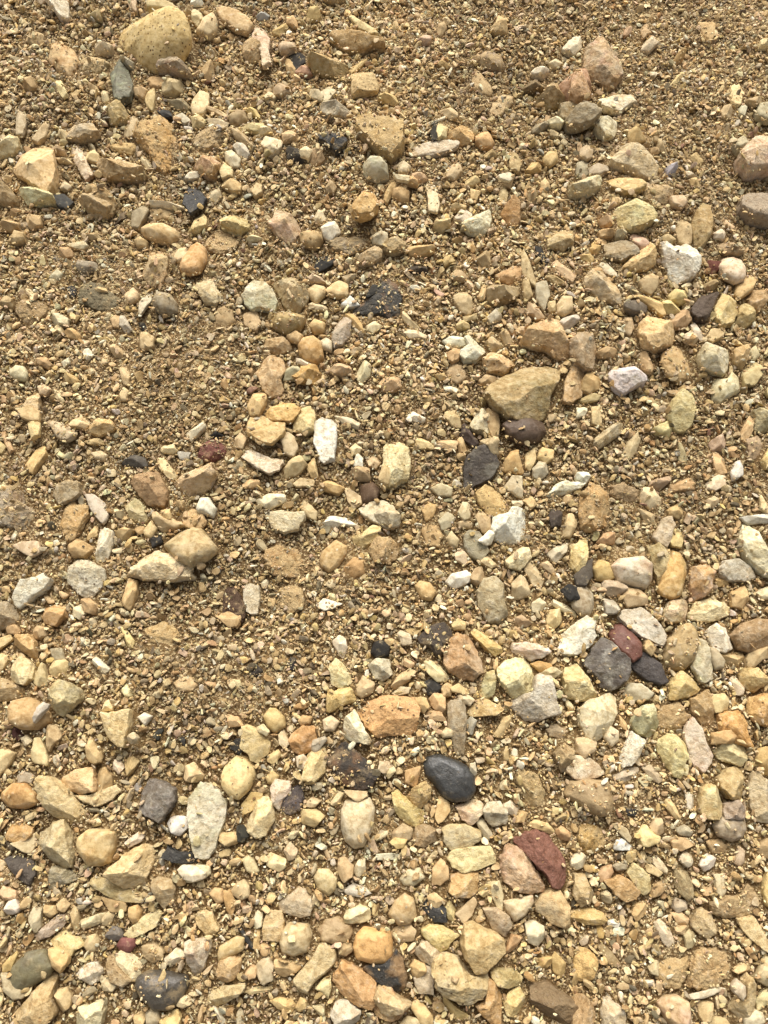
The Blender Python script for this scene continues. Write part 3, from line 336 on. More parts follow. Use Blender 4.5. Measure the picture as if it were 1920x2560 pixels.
GRAVEL = """
d|a17c48|rough dark tan block|1055 1313 1099 1322 1105 1342 1099 1371 1070 1368
r|cba762|yellow brown pebble with a hole|1880 1901 1891 1872 1920 1869 1943 1883 1943 1932 1915 1935 1891 1921
a|cfaa6c|pitted tan rock standing on end|622 1015 642 984 659 984 668 1001 659 1024 651 1044 625 1041
r|a58b62|brown boat shaped rock in a cluster|1683 576 1692 553 1709 561 1726 581 1724 610 1706 622 1692 607
d|b8905c|pink topped rock|459 1282 480 1276 501 1284 515 1305 503 1322 480 1325 463 1313
a|dcc394|tan upright flat pitted slab|486 255 500 230 523 240 521 269 509 295 486 292 480 275
a|d9ceb0|pale cube shaped stone|1313 2308 1333 2303 1356 2317 1359 2337 1345 2362 1319 2352
a|b8a789|grey faceted upright pebble|641 2421 654 2398 671 2392 683 2413 680 2447 662 2460 648 2444
a|b9a37c|grey tan house shaped stone|1277 1499 1278 1458 1296 1441 1310 1444 1322 1490 1293 1499
a|c69a55|tan pitted trapezoid|1258 1163 1275 1131 1290 1128 1307 1186 1301 1190 1261 1180
d|a8885a|sandy sliver half buried|1180 191 1186 175 1206 197 1229 229 1226 243 1203 246 1180 214
a|c8ab78|tan diamond shaped pebble|139 2496 148 2473 174 2468 185 2491 179 2514 159 2528 145 2514
a|bcb49c|speckled pale slab|1556 1736 1576 1710 1602 1715 1631 1733 1619 1747 1585 1750
a|b9a773|olive yellow wedge with shadowed side|1851 940 1891 908 1909 934 1883 963 1857 966
a|bba67a|olive grey ribbed stone|408 229 422 211 448 201 463 223 460 240 434 252 414 249
s|c0b4a8|pale mauve pointed flake lying flat|214 1240 237 1238 258 1255 271 1284 258 1309 240 1287 226 1264
a|ead4a8|cream kite shaped stone|1596 1253 1602 1221 1619 1224 1653 1258 1625 1282
r|a9815a|brown pink leaf shaped stone in shade|1671 813 1700 778 1724 784 1726 807 1709 827 1680 830
a|b48d57|brown wedge with flat top|174 1371 185 1349 203 1355 234 1367 214 1397 185 1397
r|b69870|brown pebble with light facet|1556 1493 1570 1472 1599 1478 1616 1493 1614 1510 1570 1517
a|c9a35e|curved amber brown shard lying in a gap|1577 738 1619 741 1648 755 1663 793 1651 798 1625 772 1596 752
a|c9a262|tan teardrop shaped stone|123 2372 145 2369 175 2387 174 2407 156 2430 142 2418
a|d4c8a0|pale stone upper left|480 2172 494 2161 523 2164 526 2184 497 2201 468 2204 463 2184
r|a89a7c|grey tan rim rock under the olive rock|4 2433 17 2433 38 2465 72 2476 58 2491 35 2496 12 2473
d|b6986c|sand coated sloping stone|1226 284 1235 255 1258 240 1281 243 1278 258 1255 289 1232 297
r|9a947c|grey green nugget|1829 362 1851 344 1874 347 1880 376 1868 396 1839 388
a|c4ab78|tan knobbly chunk|711 1198 717 1174 735 1143 752 1143 766 1166 740 1192 720 1202
a|e0cfae|pale cream shield shaped stone|655 362 665 346 700 344 707 356 697 385 683 398 668 385
a|c3a26a|brown split teardrop|217 1869 223 1840 240 1854 260 1883 258 1903 240 1908 220 1892
a|dcc584|pale yellow stone with sharp tail|1588 2083 1605 2062 1625 2080 1648 2094 1643 2103 1622 2112 1596 2115 1590 2094
d|ab8b5e|brown clod|538 781 564 770 581 778 587 804 564 824 541 807
a|af9468|tan hooked shard below the reddish rock|1860 1646 1874 1629 1909 1620 1943 1623 1932 1643 1897 1649 1874 1672 1861 1669
r|857a66|dark grey upright pebble|333 538 341 521 365 518 373 541 350 579 330 576
a|d0a96e|tall orange cream finger|308 1499 321 1449 344 1458 344 1484 327 1525 312 1516
r|a99582|purplish grey pebble|1502 1464 1509 1452 1556 1455 1567 1472 1538 1493 1515 1487
a|bb955e|brown wedge with gritty top|688 2395 711 2401 758 2407 735 2427 709 2439 688 2430
r|c6a866|mustard oval pebble with flat facets|662 1791 677 1773 691 1775 709 1794 711 1814 688 1830 671 1814
a|cba96c|yellow brown curved shard|1027 2517 1044 2499 1064 2520 1080 2540 1082 2560 1055 2560
r|8a6c4e|dark brown tilted dusty block|1790 622 1805 610 1839 613 1857 636 1845 645 1810 647 1793 636
a|d8c38c|tan diamond slab with dark dot|80 1889 90 1848 104 1847 116 1880 123 1909 116 1912 84 1901
a|c39c62|rough tan cube|1819 1487 1862 1467 1868 1499 1851 1522 1825 1516
a|b0a292|grey pebble half sunk|1527 1929 1556 1921 1593 1918 1590 1944 1562 1956 1533 1947
d|ab8f66|gritty brown clod|356 2366 385 2358 411 2372 405 2395 382 2404 359 2389
r|d8bd90|pale tan egg shaped stone|502 81 512 55 535 35 542 58 538 84 523 100 503 97 494 87
r|6a5240|dark purplish brown rounded rock|900 1212 931 1209 946 1227 940 1255 908 1258
a|cbb184|yellow brown stack like rock|1136 741 1148 735 1178 739 1177 764 1180 787 1165 793 1151 775 1139 761
a|d6b06c|amber tan oblong stone with broken end|67 1160 84 1134 110 1119 120 1140 101 1163 93 1183 75 1174
a|dcc9a4|ivory folded upright slab|1066 469 1084 454 1093 472 1097 512 1093 532 1070 529 1073 498
a|a68450|dark brown rock beside the peach rock|246 1924 266 1921 284 1941 284 1964 260 1979 249 1979
r|c3a155|round mustard pebble|1482 1423 1495 1403 1518 1409 1533 1444 1518 1454 1492 1449
a|c8a16d|rust and white tall stone|1080 2210 1082 2175 1102 2149 1119 2170 1119 2193 1102 2210
d|c0905c|rusty brown arched chip|1238 688 1261 680 1293 668 1303 686 1296 706 1272 712 1249 703
r|b08f5c|sandy brown rounded stone|752 587 775 579 804 590 804 607 787 626 758 613
r|b48e50|gold brown block|1452 963 1469 932 1498 958 1495 975 1472 989 1452 981
s|5a524a|dark grey slate wedge|1437 1438 1463 1412 1481 1400 1478 1441 1463 1464 1440 1464
a|eadcb8|cream white wedge with purple stain|642 1253 677 1238 711 1238 714 1255 677 1274 654 1264
a|cbb98f|pale tall stone at right edge|1884 2444 1897 2415 1909 2387 1938 2389 1938 2453 1912 2462
a|c0a074|brown facet by black rock|977 2332 995 2317 1021 2311 1037 2326 1029 2346 995 2355
a|bda167|green brown rocks|753 2025 787 2022 810 2039 787 2065 758 2057
a|c2a674|tan peaked block|1739 2499 1781 2502 1773 2523 1767 2549 1747 2553 1738 2534
r|e0d2b8|white knobbly stone at the right|447 2175 463 2164 489 2167 512 2178 509 2193 489 2201 463 2196
d|a98a5c|brown crumbly block|379 532 411 524 441 532 440 555 399 557 379 547
d|b28756|rusty brown rough block|1671 1212 1718 1198 1735 1209 1732 1229 1671 1232
a|cfbf94|pale olive tall trapezoid|1216 2207 1249 2204 1255 2233 1255 2274 1244 2275 1229 2236
a|d9c29c|pink topped square block|240 113 289 117 286 130 281 155 242 149
a|c4a881|dull tan stone at left|1440 1848 1457 1846 1489 1857 1481 1877 1457 1895 1440 1880
d|b5813f|rusty brown gritty rounded lump|862 1420 885 1397 908 1406 907 1435 885 1449 865 1435
r|d0a765|orange cream foot shaped stone|1015 628 1024 616 1047 619 1084 628 1084 639 1058 648 1029 649
a|eee6d0|white long jagged splinter|810 1310 824 1293 865 1293 894 1313 888 1319 850 1313 842 1322 816 1318
a|b8996c|tan wedge with edge ridge|117 1814 155 1814 156 1843 133 1863 127 1877 120 1848
a|b39e82|grey brown pointed blade with sand|107 1053 127 1053 174 1070 191 1091 176 1104 150 1093 136 1070
a|c3a26a|half hidden tan block|1790 1631 1854 1631 1857 1649 1842 1666 1813 1660
a|c9a869|tan peaked stone|1564 336 1585 321 1602 330 1611 356 1590 373 1570 365
r|a88d64|brown block in a group|1596 709 1616 691 1645 694 1640 720 1625 741 1605 732
a|d4b984|cream ended brown wedge at left edge|-23 1886 0 1875 17 1877 43 1886 29 1909 0 1941 -23 1935
a|cfba90|cream fan shaped flake|29 2106 58 2103 93 2083 101 2106 78 2132 58 2123
d|ad8c4e|olive brown crusted stone|278 376 301 362 333 359 347 379 330 393 292 388
r|b98d50|brown rock behind|1839 1840 1831 1857 1802 1857 1779 1860 1781 1834 1839 1825
a|d3bd77|yellow notched chip|1666 743 1686 726 1712 732 1715 767 1695 771 1671 758
a|c8b37c|small yellow cube pebble|1773 1759 1784 1736 1810 1736 1819 1747 1816 1773 1787 1780
a|e4c77c|bright yellow stone cut by the right edge|1900 2227 1906 2193 1920 2164 1949 2158 1949 2268 1920 2275 1903 2262
a|c9b999|pale faceted diamond|1261 1215 1281 1192 1304 1195 1306 1247 1287 1238
a|bfa986|grey brown flat flake|700 1096 720 1082 735 1099 743 1122 735 1143 714 1134
a|a48457|tall brown bark like stone|1215 1024 1244 1027 1246 1059 1244 1088 1226 1091 1220 1053
a|ddd5cc|pale pink grey chip|422 2060 434 2042 469 2045 475 2065 451 2086 434 2077
a|b19065|brown upright shard|845 2146 862 2143 882 2164 879 2187 859 2204 847 2178
r|dfcf9c|cream finger shaped pebble|1061 1660 1073 1652 1099 1669 1119 1692 1110 1704 1090 1701 1070 1681
a|e6d6b4|cream jagged chip|376 509 417 512 460 506 464 524 420 529 382 529
a|d8c48e|cream arched slab|369 20 405 3 428 4 454 22 428 25 388 30 369 38
a|cdb294|pinkish grey broken slab|35 1363 58 1357 98 1354 103 1380 81 1391 58 1377
r|be9a60|tan brown peaked stone|1836 738 1845 712 1880 690 1891 700 1871 729 1845 749
d|ddc48c|small yellow cream stone|1819 231 1828 214 1848 213 1855 234 1848 266 1836 272 1825 255
r|c0976a|sand buried brown triangular stone|951 958 960 946 998 946 1001 972 983 984 960 981
a|e9e0cc|white crumpled chip|1116 1455 1134 1438 1163 1429 1176 1441 1171 1455 1139 1472
a|bfa274|grey brown half buried wedge|67 116 72 101 113 84 116 98 113 127 95 130
a|d8c6ac|pale pink bar|1635 2306 1651 2298 1669 2317 1684 2349 1671 2366 1654 2343
a|c0ac82|grey yellow leaf|1554 1140 1567 1108 1590 1083 1598 1105 1585 1134 1567 1154
a|bd9a74|pinkish brown block|824 929 845 913 873 914 878 946 859 952 839 943
a|d8cdb4|ribbed white block|1407 130 1429 98 1449 93 1452 116 1435 148 1417 142
a|d2b063|yellow slab with black dot|606 2011 628 1984 654 1984 648 2011 625 2028 607 2034
r|cfb67c|yellow brown knobbly cube|127 1672 139 1658 165 1652 175 1666 165 1689 145 1697 130 1686
a|d9ba72|yellow tan wedge|399 2554 417 2534 446 2518 454 2540 451 2569 414 2575
r|cc9a5e|rusty tan domed stone|1189 347 1203 334 1220 336 1232 362 1226 379 1206 379 1191 365
r|cbbf9a|smooth pale pebble in grit|1003 2198 1018 2178 1047 2172 1058 2193 1032 2213 1012 2211
a|7f6a4a|dark brown wedge with a cream rim|1304 229 1319 208 1359 220 1356 237 1325 246 1307 243
a|c5a778|long brown grey bent stone|382 1282 396 1282 411 1313 451 1305 463 1316 428 1325 405 1331 388 1305
a|cbad63|yellow curved horn shaped stone|1105 2476 1122 2499 1145 2523 1168 2537 1163 2551 1139 2549 1119 2525
a|d9b988|peach faceted chip at left|463 1918 486 1909 509 1938 503 1950 480 1953 463 1947
d|9c7f5c|dark mottled brown stone|1119 932 1139 911 1163 926 1163 946 1145 960 1125 952
a|bfa981|long tan bar leaning right|1310 1420 1330 1406 1356 1452 1351 1467 1333 1464
a|3a3530|black chip under a cream chip|717 376 726 370 749 382 769 408 746 417 720 405
a|d0b07a|cream tan slab at upper left|46 1030 69 1018 101 1027 98 1053 72 1053 55 1047
a|c3a778|striped tan block|352 874 357 833 388 845 388 877 365 885
r|a98a62|brown dusty block|876 1180 897 1169 923 1174 923 1209 891 1206
r|8a8178|small purple grey rounded stone under grit|184 668 200 654 243 662 243 683 203 687
d|9c7f66|purplish rough rock|1865 1102 1891 1093 1903 1119 1891 1148 1874 1146
a|c3b594|pale grey wedge with facet|1779 2187 1810 2184 1813 2233 1799 2242 1784 2227 1787 2204
r|e4dfc8|white rounded angular pebble|494 1273 503 1250 523 1247 539 1273 531 1293 497 1282
s|a8a08a|long grey bent shard|1339 715 1365 706 1371 738 1362 778 1351 761 1345 743
a|d2b384|tan jagged angular stone|175 1075 197 1047 229 1046 233 1067 217 1079 185 1078
r|d3b47e|tan cauliflower like nugget|817 729 847 706 868 715 866 741 845 746 824 741
d|a07c55|rusty brown earthy block|781 373 807 370 810 405 795 420 772 411
a|bfa87a|tall narrow olive spike|1301 636 1310 628 1322 668 1339 709 1342 723 1325 712 1307 683
a|c9a56a|yellow brown slab|1090 2039 1099 1993 1122 2005 1122 2028 1110 2048 1096 2057
a|b59a72|dark and light split nugget|889 1733 908 1692 934 1710 931 1730 908 1743
a|b0946c|brown sliver|575 321 599 327 625 350 642 370 633 379 613 367 590 347
a|cca470|tan striped tall chip|1848 1082 1871 1044 1883 1056 1880 1082 1860 1111 1848 1102
r|c9ae82|tan rounded stone under a pale stone|1390 767 1406 743 1429 749 1429 778 1411 790 1394 784
a|b5a98c|grey olive triangular sliver|75 2288 90 2268 110 2268 107 2308 95 2330
d|b5956c|sandy stone peeping from under the white slab|610 790 642 781 651 807 642 830 622 819 612 813
r|6f6458|dark grey squashed stone|1562 767 1590 755 1614 764 1614 784 1585 790 1564 781
d|c9a878|sunken tan pebble with flakes|437 1710 454 1689 480 1698 492 1715 475 1727 451 1726
r|cfb678|tan lumpy pebble|480 579 489 550 506 537 519 553 518 573 500 584 486 590
a|c3a089|purplish grey flat block|1767 1105 1796 1088 1810 1108 1805 1134 1779 1131
a|a9854f|brown wedge under the wafer stone|255 2242 284 2248 315 2256 312 2277 278 2278
r|c09a5c|smooth brown oval pebble|1040 1467 1050 1455 1073 1461 1087 1481 1076 1499 1055 1496
a|cba06c|tan shark fin stone|1779 1131 1799 1143 1816 1180 1790 1192 1779 1160
a|d4cac0|large pale lilac wedge|1397 810 1411 793 1440 790 1446 801 1423 830 1408 830
a|cba761|yellow brown wedge|677 2499 694 2494 729 2499 740 2517 726 2531 697 2517
r|b48f5c|brown top rock|541 1542 575 1533 604 1542 596 1568 575 1565
r|a68c68|mottled dark brown stone|983 2083 1006 2062 1029 2074 1024 2097 1003 2103 983 2097
a|b08c5c|brown angular stone in shadow|4 567 29 555 58 558 52 579 32 593 12 581
a|e4d09c|cream four sided chip|668 2143 677 2133 714 2146 711 2164 697 2177 671 2161
a|c9cac4|long white bluish bar|1851 1296 1920 1286 1932 1299 1920 1310 1874 1313
a|a8977d|grey upright sliver|43 272 58 278 67 307 64 341 46 341 43 301
d|b8935c|blurred brown triangular chip|1748 61 1787 58 1784 87 1776 113 1758 90
a|cfae68|tan shard with a sharp tip|948 237 977 243 995 278 986 286 960 269 948 260
a|bfa27a|upright grey tan plate|1141 2282 1160 2268 1180 2245 1190 2256 1174 2288 1160 2306
a|c4a97a|tan tapered upright|1406 1331 1417 1293 1429 1287 1439 1313 1426 1345 1408 1345
a|d5c18c|green and cream ridged wedge|87 1707 95 1686 116 1660 123 1698 124 1715 104 1717
a|d8ab96|pink angular chip|1573 596 1596 590 1619 605 1616 628 1602 635 1585 616
a|e8dcc4|small white knobbly chip|805 579 821 557 839 561 849 581 827 603 811 593
a|c9a674|tan cube under the greenish stone|68 538 104 539 106 567 78 581 71 564
s|8e8b74|grey oval pebble at the right edge|1887 284 1900 263 1920 258 1938 260 1938 307 1915 310 1894 301
a|c1a068|tan pyramid shaped stone|555 469 578 446 602 466 603 489 584 489
a|c3b8a0|grey three pointed stone|1365 1383 1394 1368 1417 1360 1411 1383 1388 1409 1380 1403
r|8f7450|dark brown rounded stone|575 301 596 278 613 281 617 301 596 321 578 318
r|b9964e|tan nugget at right edge|1380 2395 1388 2382 1411 2407 1411 2427 1403 2444 1385 2427
r|d2c6a8|smooth whitish pebble at bottom|1860 2543 1883 2525 1903 2534 1909 2554 1886 2566 1862 2563
a|9a7f55|dark brown upright piece|1203 634 1223 631 1226 677 1209 677 1189 651
a|c2a07a|narrow pinkish rectangular stone|1380 665 1394 651 1411 671 1437 691 1429 709 1406 691
r|b9a075|smooth tan faceted pebble|581 2227 596 2210 610 2201 622 2216 622 2239 604 2248 587 2236
r|9c8f78|grey olive oval pebble|1771 1620 1790 1626 1809 1652 1805 1669 1784 1672 1776 1649
r|23252a|black rounded chip|930 1631 937 1608 955 1604 972 1617 969 1637 943 1644
a|7f755c|dark olive grey stone|421 258 451 252 475 272 472 286 443 284 422 266
a|26292e|jet black rock at right|1403 1475 1423 1464 1446 1470 1449 1499 1423 1501
a|aaa59c|grey square chip|1507 1499 1535 1501 1547 1527 1535 1536 1509 1536
a|ccc0a4|pale grey faceted nugget|931 599 949 581 966 581 969 610 955 625 937 619
a|d9be84|cream chip with a notch|1082 584 1087 558 1122 553 1123 570 1105 594
a|cdc07e|yellow tetrahedron chip|1631 1079 1666 1056 1677 1079 1674 1102 1643 1091
a|c8aa72|tan shark tooth shaped chip|1233 1837 1255 1796 1272 1791 1277 1805 1258 1843
a|e0c98c|pale yellow smooth stone at top|1365 1542 1371 1527 1394 1524 1400 1553 1382 1574 1368 1559
a|9c7e6a|purple brown ridge|1625 1209 1671 1192 1674 1203 1643 1235 1619 1224
a|b9a07a|grey tan blade shaped stone|82 356 116 307 129 307 119 344 101 363
a|c0925a|brown upright rectangle|1015 1927 1050 1916 1044 1941 1038 1967 1014 1956
a|b4966c|grey brown irregular chip|1191 1296 1200 1279 1222 1293 1226 1331 1206 1331
a|cbb086|tan slab sunk beside a grey flat stone|862 1224 876 1224 907 1247 905 1258 885 1271 871 1250
a|ddc9ae|pale chip below the shark fin stone|1764 1206 1787 1195 1812 1189 1810 1215 1787 1227 1770 1221
a|b59766|ochre wedge|26 596 52 580 69 587 67 607 43 619 27 613
a|d6c69c|cream flat ended wedge|205 2300 249 2285 266 2281 252 2306 229 2317 214 2321
s|cdc4ae|pale jagged slab edge|1726 2482 1752 2479 1787 2468 1815 2473 1787 2485 1761 2494 1729 2494
a|cda06c|pinkish tan five sided chip|1076 1747 1087 1736 1112 1737 1110 1773 1102 1782 1082 1762
a|26292e|jet black splinter under a brown chip|787 674 795 651 810 642 836 654 827 668 795 683
s|4c4e50|dark slate piece poking from under stones|139 495 162 489 185 509 168 525 150 524 136 506
a|c8af7c|tan upright piece|1478 1062 1478 1018 1504 1018 1501 1067
a|c1a075|dull tan angular stone|336 229 370 220 373 240 362 263 341 258
a|d0b987|knobbly finger shaped tan stone|396 1148 411 1148 443 1189 440 1200 422 1195 399 1169
r|9f9080|small purple grey chip|1472 428 1492 412 1518 420 1518 437 1498 447 1473 440
a|c4a978|tan upright bar|178 2288 188 2268 200 2279 204 2323 188 2332 181 2314
a|bda27c|grey tan pointed stone|1116 434 1131 412 1148 411 1151 434 1136 457 1119 451
r|cfa15a|amber oval pebble alone on fine grit|1677 162 1686 139 1700 130 1712 139 1709 159 1695 176 1680 179
a|b08a58|brown jagged chip|1489 888 1509 871 1538 879 1533 903 1501 903
a|c2a26a|tan block by white leaf|551 2083 590 2080 594 2106 570 2112 549 2100
a|e6e2c6|pale white spindle shaped stone|1108 856 1134 843 1157 848 1176 856 1160 866 1131 871
a|b8a277|olive upright parallelogram|751 1253 764 1253 792 1282 790 1300 769 1293 752 1270
a|c8b69c|pale translucent shard|1602 133 1605 113 1628 95 1643 113 1631 127 1619 145
a|d5c48c|cream triangular wedge|792 2465 810 2444 827 2439 827 2470 821 2494
a|b08d60|dusty upright stone|1593 885 1614 882 1631 923 1625 936 1605 923
a|cfc6b8|translucent white stone with black pore|865 2227 885 2210 914 2222 926 2233 900 2240 871 2236
a|bb8a5c|brown dome|1491 1360 1509 1334 1535 1334 1535 1363 1509 1365
r|7f4b48|small dusky red rounded stone|295 2363 307 2346 336 2346 337 2363 324 2379 304 2378
a|c2a26c|tan triangular shard|1226 90 1238 78 1241 43 1258 67 1267 95 1238 98
r|b78f58|brown rounded chunk|983 480 1001 470 1021 482 1019 506 1003 511 986 498
r|cdb485|tan rounded nugget|772 726 787 715 810 723 811 738 792 759 778 743
a|d3cba0|pale leaf shaped upright chip|895 934 911 905 926 920 923 943 904 963 897 955
a|8a7146|long dark olive leaning slab|1496 2372 1504 2360 1527 2384 1548 2407 1544 2418 1521 2407
a|d9ca94|yellow cream oblong at right edge|1886 2499 1903 2482 1932 2462 1938 2491 1909 2514 1891 2525
r|b18b5c|brown pink stone with flat back|1677 2103 1692 2094 1715 2097 1732 2112 1700 2125 1683 2120
a|4a3c3a|dark purple brown wedge|1145 1082 1163 1062 1180 1096 1194 1114 1180 1119 1160 1099
r|b89a78|small domed greyish tan stone|683 229 700 213 723 226 726 246 706 249 687 243
a|d9cda8|cream shell like chip|133 801 150 788 174 798 172 824 150 824 139 816
a|d8c48c|long tan shard pointing down right|873 41 885 43 908 64 943 84 943 93 923 93 900 75 885 58
r|cdc5a0|smooth greenish grey pebble|27 929 43 917 61 920 69 937 65 952 41 949 29 940
a|b28a5a|brown jagged shard|205 1501 226 1499 249 1516 240 1536 214 1530
a|c8b084|ragged tan frame|1203 1099 1241 1096 1246 1137 1235 1148 1223 1119
a|b9b3a8|translucent grey flint chip|584 367 596 359 616 373 625 396 613 409 599 396
a|5a5550|dark grey triangular chip|307 1160 341 1141 362 1148 369 1169 356 1172
a|c09f70|tan split wing|980 1715 998 1689 1024 1675 1038 1681 1018 1701 992 1721
a|e2cd83|bright yellow cream chip|1654 758 1671 755 1696 778 1695 797 1671 790 1657 775
a|dccfae|pale cream oblong chip|564 385 581 379 599 405 596 425 578 422 567 405
a|c1a25c|yellow brown faceted nugget|765 55 778 22 792 27 800 52 792 67 772 65
a|b8935f|smooth brown trapezoid stone|62 229 75 203 93 200 98 229 81 243 65 237
d|a88455|rusty brown block at top right|1767 2103 1799 2100 1816 2115 1807 2132 1781 2129
a|b9b19a|grey round chip|1333 1174 1345 1157 1362 1163 1367 1183 1348 1203 1333 1192
a|79705e|grey flat chip|1329 339 1336 315 1365 307 1368 321 1348 347 1330 350
a|8d8a78|small grey cube|1440 420 1452 405 1478 417 1466 437 1449 451 1440 440
a|c9a570|small tan diamond shaped stone|506 179 529 155 536 171 532 197 518 214 510 200
a|b3a594|purple grey wedge on the lumpy stone|1828 2465 1845 2450 1862 2465 1862 2491 1854 2499 1836 2482
a|c09352|orange brown leaning fin|558 2233 575 2227 587 2256 581 2291 567 2271
d|c0a888|pale sandy lump|1368 1825 1388 1814 1417 1828 1411 1848 1377 1840
a|4a403c|dark purple brown pebble|1371 1293 1382 1276 1403 1284 1400 1316 1377 1319
a|e2dcd2|white square chip|1823 1183 1836 1157 1852 1154 1855 1189 1825 1202
r|a3855c|brown rock at far right|1886 2115 1915 2100 1943 2100 1943 2141 1915 2143 1891 2132
a|d8c188|cream nugget with grit|480 298 497 292 515 307 509 327 486 331 480 324
d|28282a|small black speckled crumbly stone|724 139 738 132 758 142 761 162 740 174 729 162
r|bda273|round tan bulb|213 2363 220 2343 240 2337 249 2355 240 2375 223 2379
a|cfa45f|yellow brown rough chip|801 1218 824 1206 859 1224 842 1238 810 1229
d|a87f4c|dark rusty brown knobbly stone|372 205 382 194 405 197 414 214 396 229 376 223
r|b99258|mustard potato shaped stone|1577 2282 1588 2262 1605 2255 1615 2271 1608 2288 1588 2300
a|dfd2b0|pale triangular chip left|1428 2143 1446 2129 1462 2141 1457 2164 1440 2172 1428 2164
r|cfa766|small orange cube|1027 2415 1038 2401 1061 2410 1063 2427 1044 2444 1032 2433
r|d9c8a8|white round stone|1511 1843 1524 1817 1544 1831 1544 1851 1527 1866
a|d8cbc0|white angular chip|1747 2161 1764 2132 1787 2146 1781 2164 1761 2175
r|cdae8c|pinkish domed pebble|1673 503 1686 492 1709 501 1715 515 1703 529 1680 521
s|b8b09e|grey translucent leaf shaped chip|350 758 362 738 382 732 379 755 356 787 350 781
a|cdb078|tan triangular wedge|1657 1999 1671 1987 1683 2013 1698 2042 1686 2045 1663 2019
a|bb9f6f|sandy brown slab|1764 853 1776 824 1810 827 1802 845 1781 859
a|e0d0c0|white chip with pink facets|13 2271 23 2253 43 2248 55 2268 46 2279 23 2284
a|cdb27c|yellow narrow rectangle|1313 1137 1339 1119 1336 1151 1325 1177 1312 1169
a|b09868|olive rough upright|1113 1047 1128 1024 1145 1041 1151 1070 1131 1067
a|e6d4b8|cream pink upright shard|834 1605 850 1592 863 1600 865 1620 859 1646 847 1634
a|c7a56a|tan faceted wedge|292 1334 312 1322 336 1331 318 1351 295 1361
r|c0a68a|small pinkish round pebble|700 122 711 107 735 110 738 130 717 142 704 139
r|6e6660|small dark grey cube|266 2337 278 2317 307 2320 307 2343 284 2349
a|a68255|brown wedge|1625 2233 1640 2210 1666 2196 1666 2216 1648 2236 1631 2242
r|cfae6c|yellow brown lumpy block|1348 1134 1356 1122 1382 1128 1380 1151 1362 1159 1346 1148
a|cda47c|peach faceted pebble|0 2233 14 2216 43 2227 46 2245 17 2248
a|e8d8ae|long cream bent finger stone|1385 1501 1411 1513 1440 1525 1440 1545 1411 1530 1385 1516
a|c9b67c|yellow green chip|607 321 625 311 654 312 661 324 642 339 610 327
a|bfa985|pale tapered sliver|311 341 324 304 336 294 344 304 333 344
r|b9a98a|smooth pale pebble at bottom|367 2534 379 2523 396 2528 399 2551 382 2566 367 2557
a|c8b06e|yellow chip|1671 1351 1686 1322 1705 1342 1695 1368 1677 1365
d|c49a58|orange tan chip|1055 1273 1070 1258 1093 1264 1082 1290 1067 1302
r|9a7d58|speckled mauve brown upright|1177 1449 1189 1423 1206 1420 1209 1452 1194 1464
r|c2b285|olive yellow bean shaped stone|607 2149 622 2141 633 2152 646 2175 636 2185 619 2175
a|b89a74|brown smooth wedge|1622 2065 1631 2048 1651 2048 1656 2077 1643 2086 1625 2074
s|d6c69c|flat oval cream chip|1079 1218 1105 1212 1128 1224 1125 1242 1099 1238
a|d3b97c|tan upright trapezoid chip|72 1056 101 1056 101 1091 84 1098
a|a9905f|long dark olive chip|1272 385 1293 391 1301 408 1293 434 1275 420
a|a5927a|brown grey stone|1605 1921 1625 1915 1654 1947 1640 1956 1619 1941
a|282a2e|small black angular stone|1064 1707 1079 1701 1105 1718 1093 1733 1070 1736
r|bd8f66|pinkish brown round stone|1494 2184 1507 2170 1527 2164 1530 2181 1518 2198 1501 2203
r|e2d4ba|white speckled chip|1327 188 1353 171 1369 194 1356 208 1336 203
a|c9b078|narrow yellow spike shaped stone|367 246 385 220 389 246 385 281 370 275 366 255
a|cdb986|small tan wedge|220 61 223 49 246 30 258 38 258 65
a|c1a77c|tan faceted chip|1218 856 1229 845 1258 868 1255 877 1232 885
a|c9b592|pale lens shaped chip|518 301 538 299 570 312 570 324 552 330 529 315
s|bdb49e|pale grey leaning chip|1491 645 1515 657 1538 683 1541 694 1518 686 1498 665
a|e3c88e|small cream knobbly stone|216 393 237 379 250 396 246 417 217 411
r|a98a62|brown flat pebble|1200 955 1220 940 1244 946 1235 966 1212 973
a|cdaf72|cream rust shard|1319 2065 1336 2051 1365 2060 1382 2074 1377 2083 1348 2071
a|b79877|pinkish brown curved shard|1319 758 1336 767 1359 798 1339 801 1319 781
a|ccbfae|pale grey mauve chip|1138 553 1163 526 1177 538 1174 555 1160 567
a|a5a384|grey green wedge|711 955 720 926 743 919 753 940 735 949
a|e2d2a4|cream pointed chip|480 32 505 29 506 46 493 74 480 64
a|bda585|small greyish chip|1449 382 1463 367 1481 365 1476 396 1463 405 1450 396
a|d3bea4|small white chip in brown hollow|1823 1701 1836 1691 1857 1718 1857 1736 1839 1736
a|c99c6c|pinkish orange chip|152 631 168 622 185 634 182 648 165 660 152 651
a|e3d5b4|cream splinter at left|471 1082 492 1076 512 1056 512 1073 492 1093 480 1108 468 1102
a|b59a70|grey tan chip with shadowed tip|1860 260 1874 246 1900 252 1897 269 1880 281
a|decdae|white crescent rock|414 2395 443 2372 466 2381 466 2395 440 2389 420 2413
a|c9a777|tan block|1090 1111 1099 1102 1142 1105 1136 1128 1116 1124
a|a9a088|grey purple rectangle|1191 2054 1206 2048 1229 2086 1220 2097 1209 2091
r|c5a466|yellow brown rounded cube|1359 396 1371 382 1391 385 1391 405 1374 420 1361 408
r|c0a27c|small pinkish stone pair|1556 801 1576 796 1582 822 1573 842 1559 833
s|b3ab8e|grey green chip|1099 1305 1119 1284 1136 1293 1128 1313 1108 1325
r|cfa05c|orange brown small egg|323 2271 344 2265 352 2279 347 2300 333 2306 324 2291
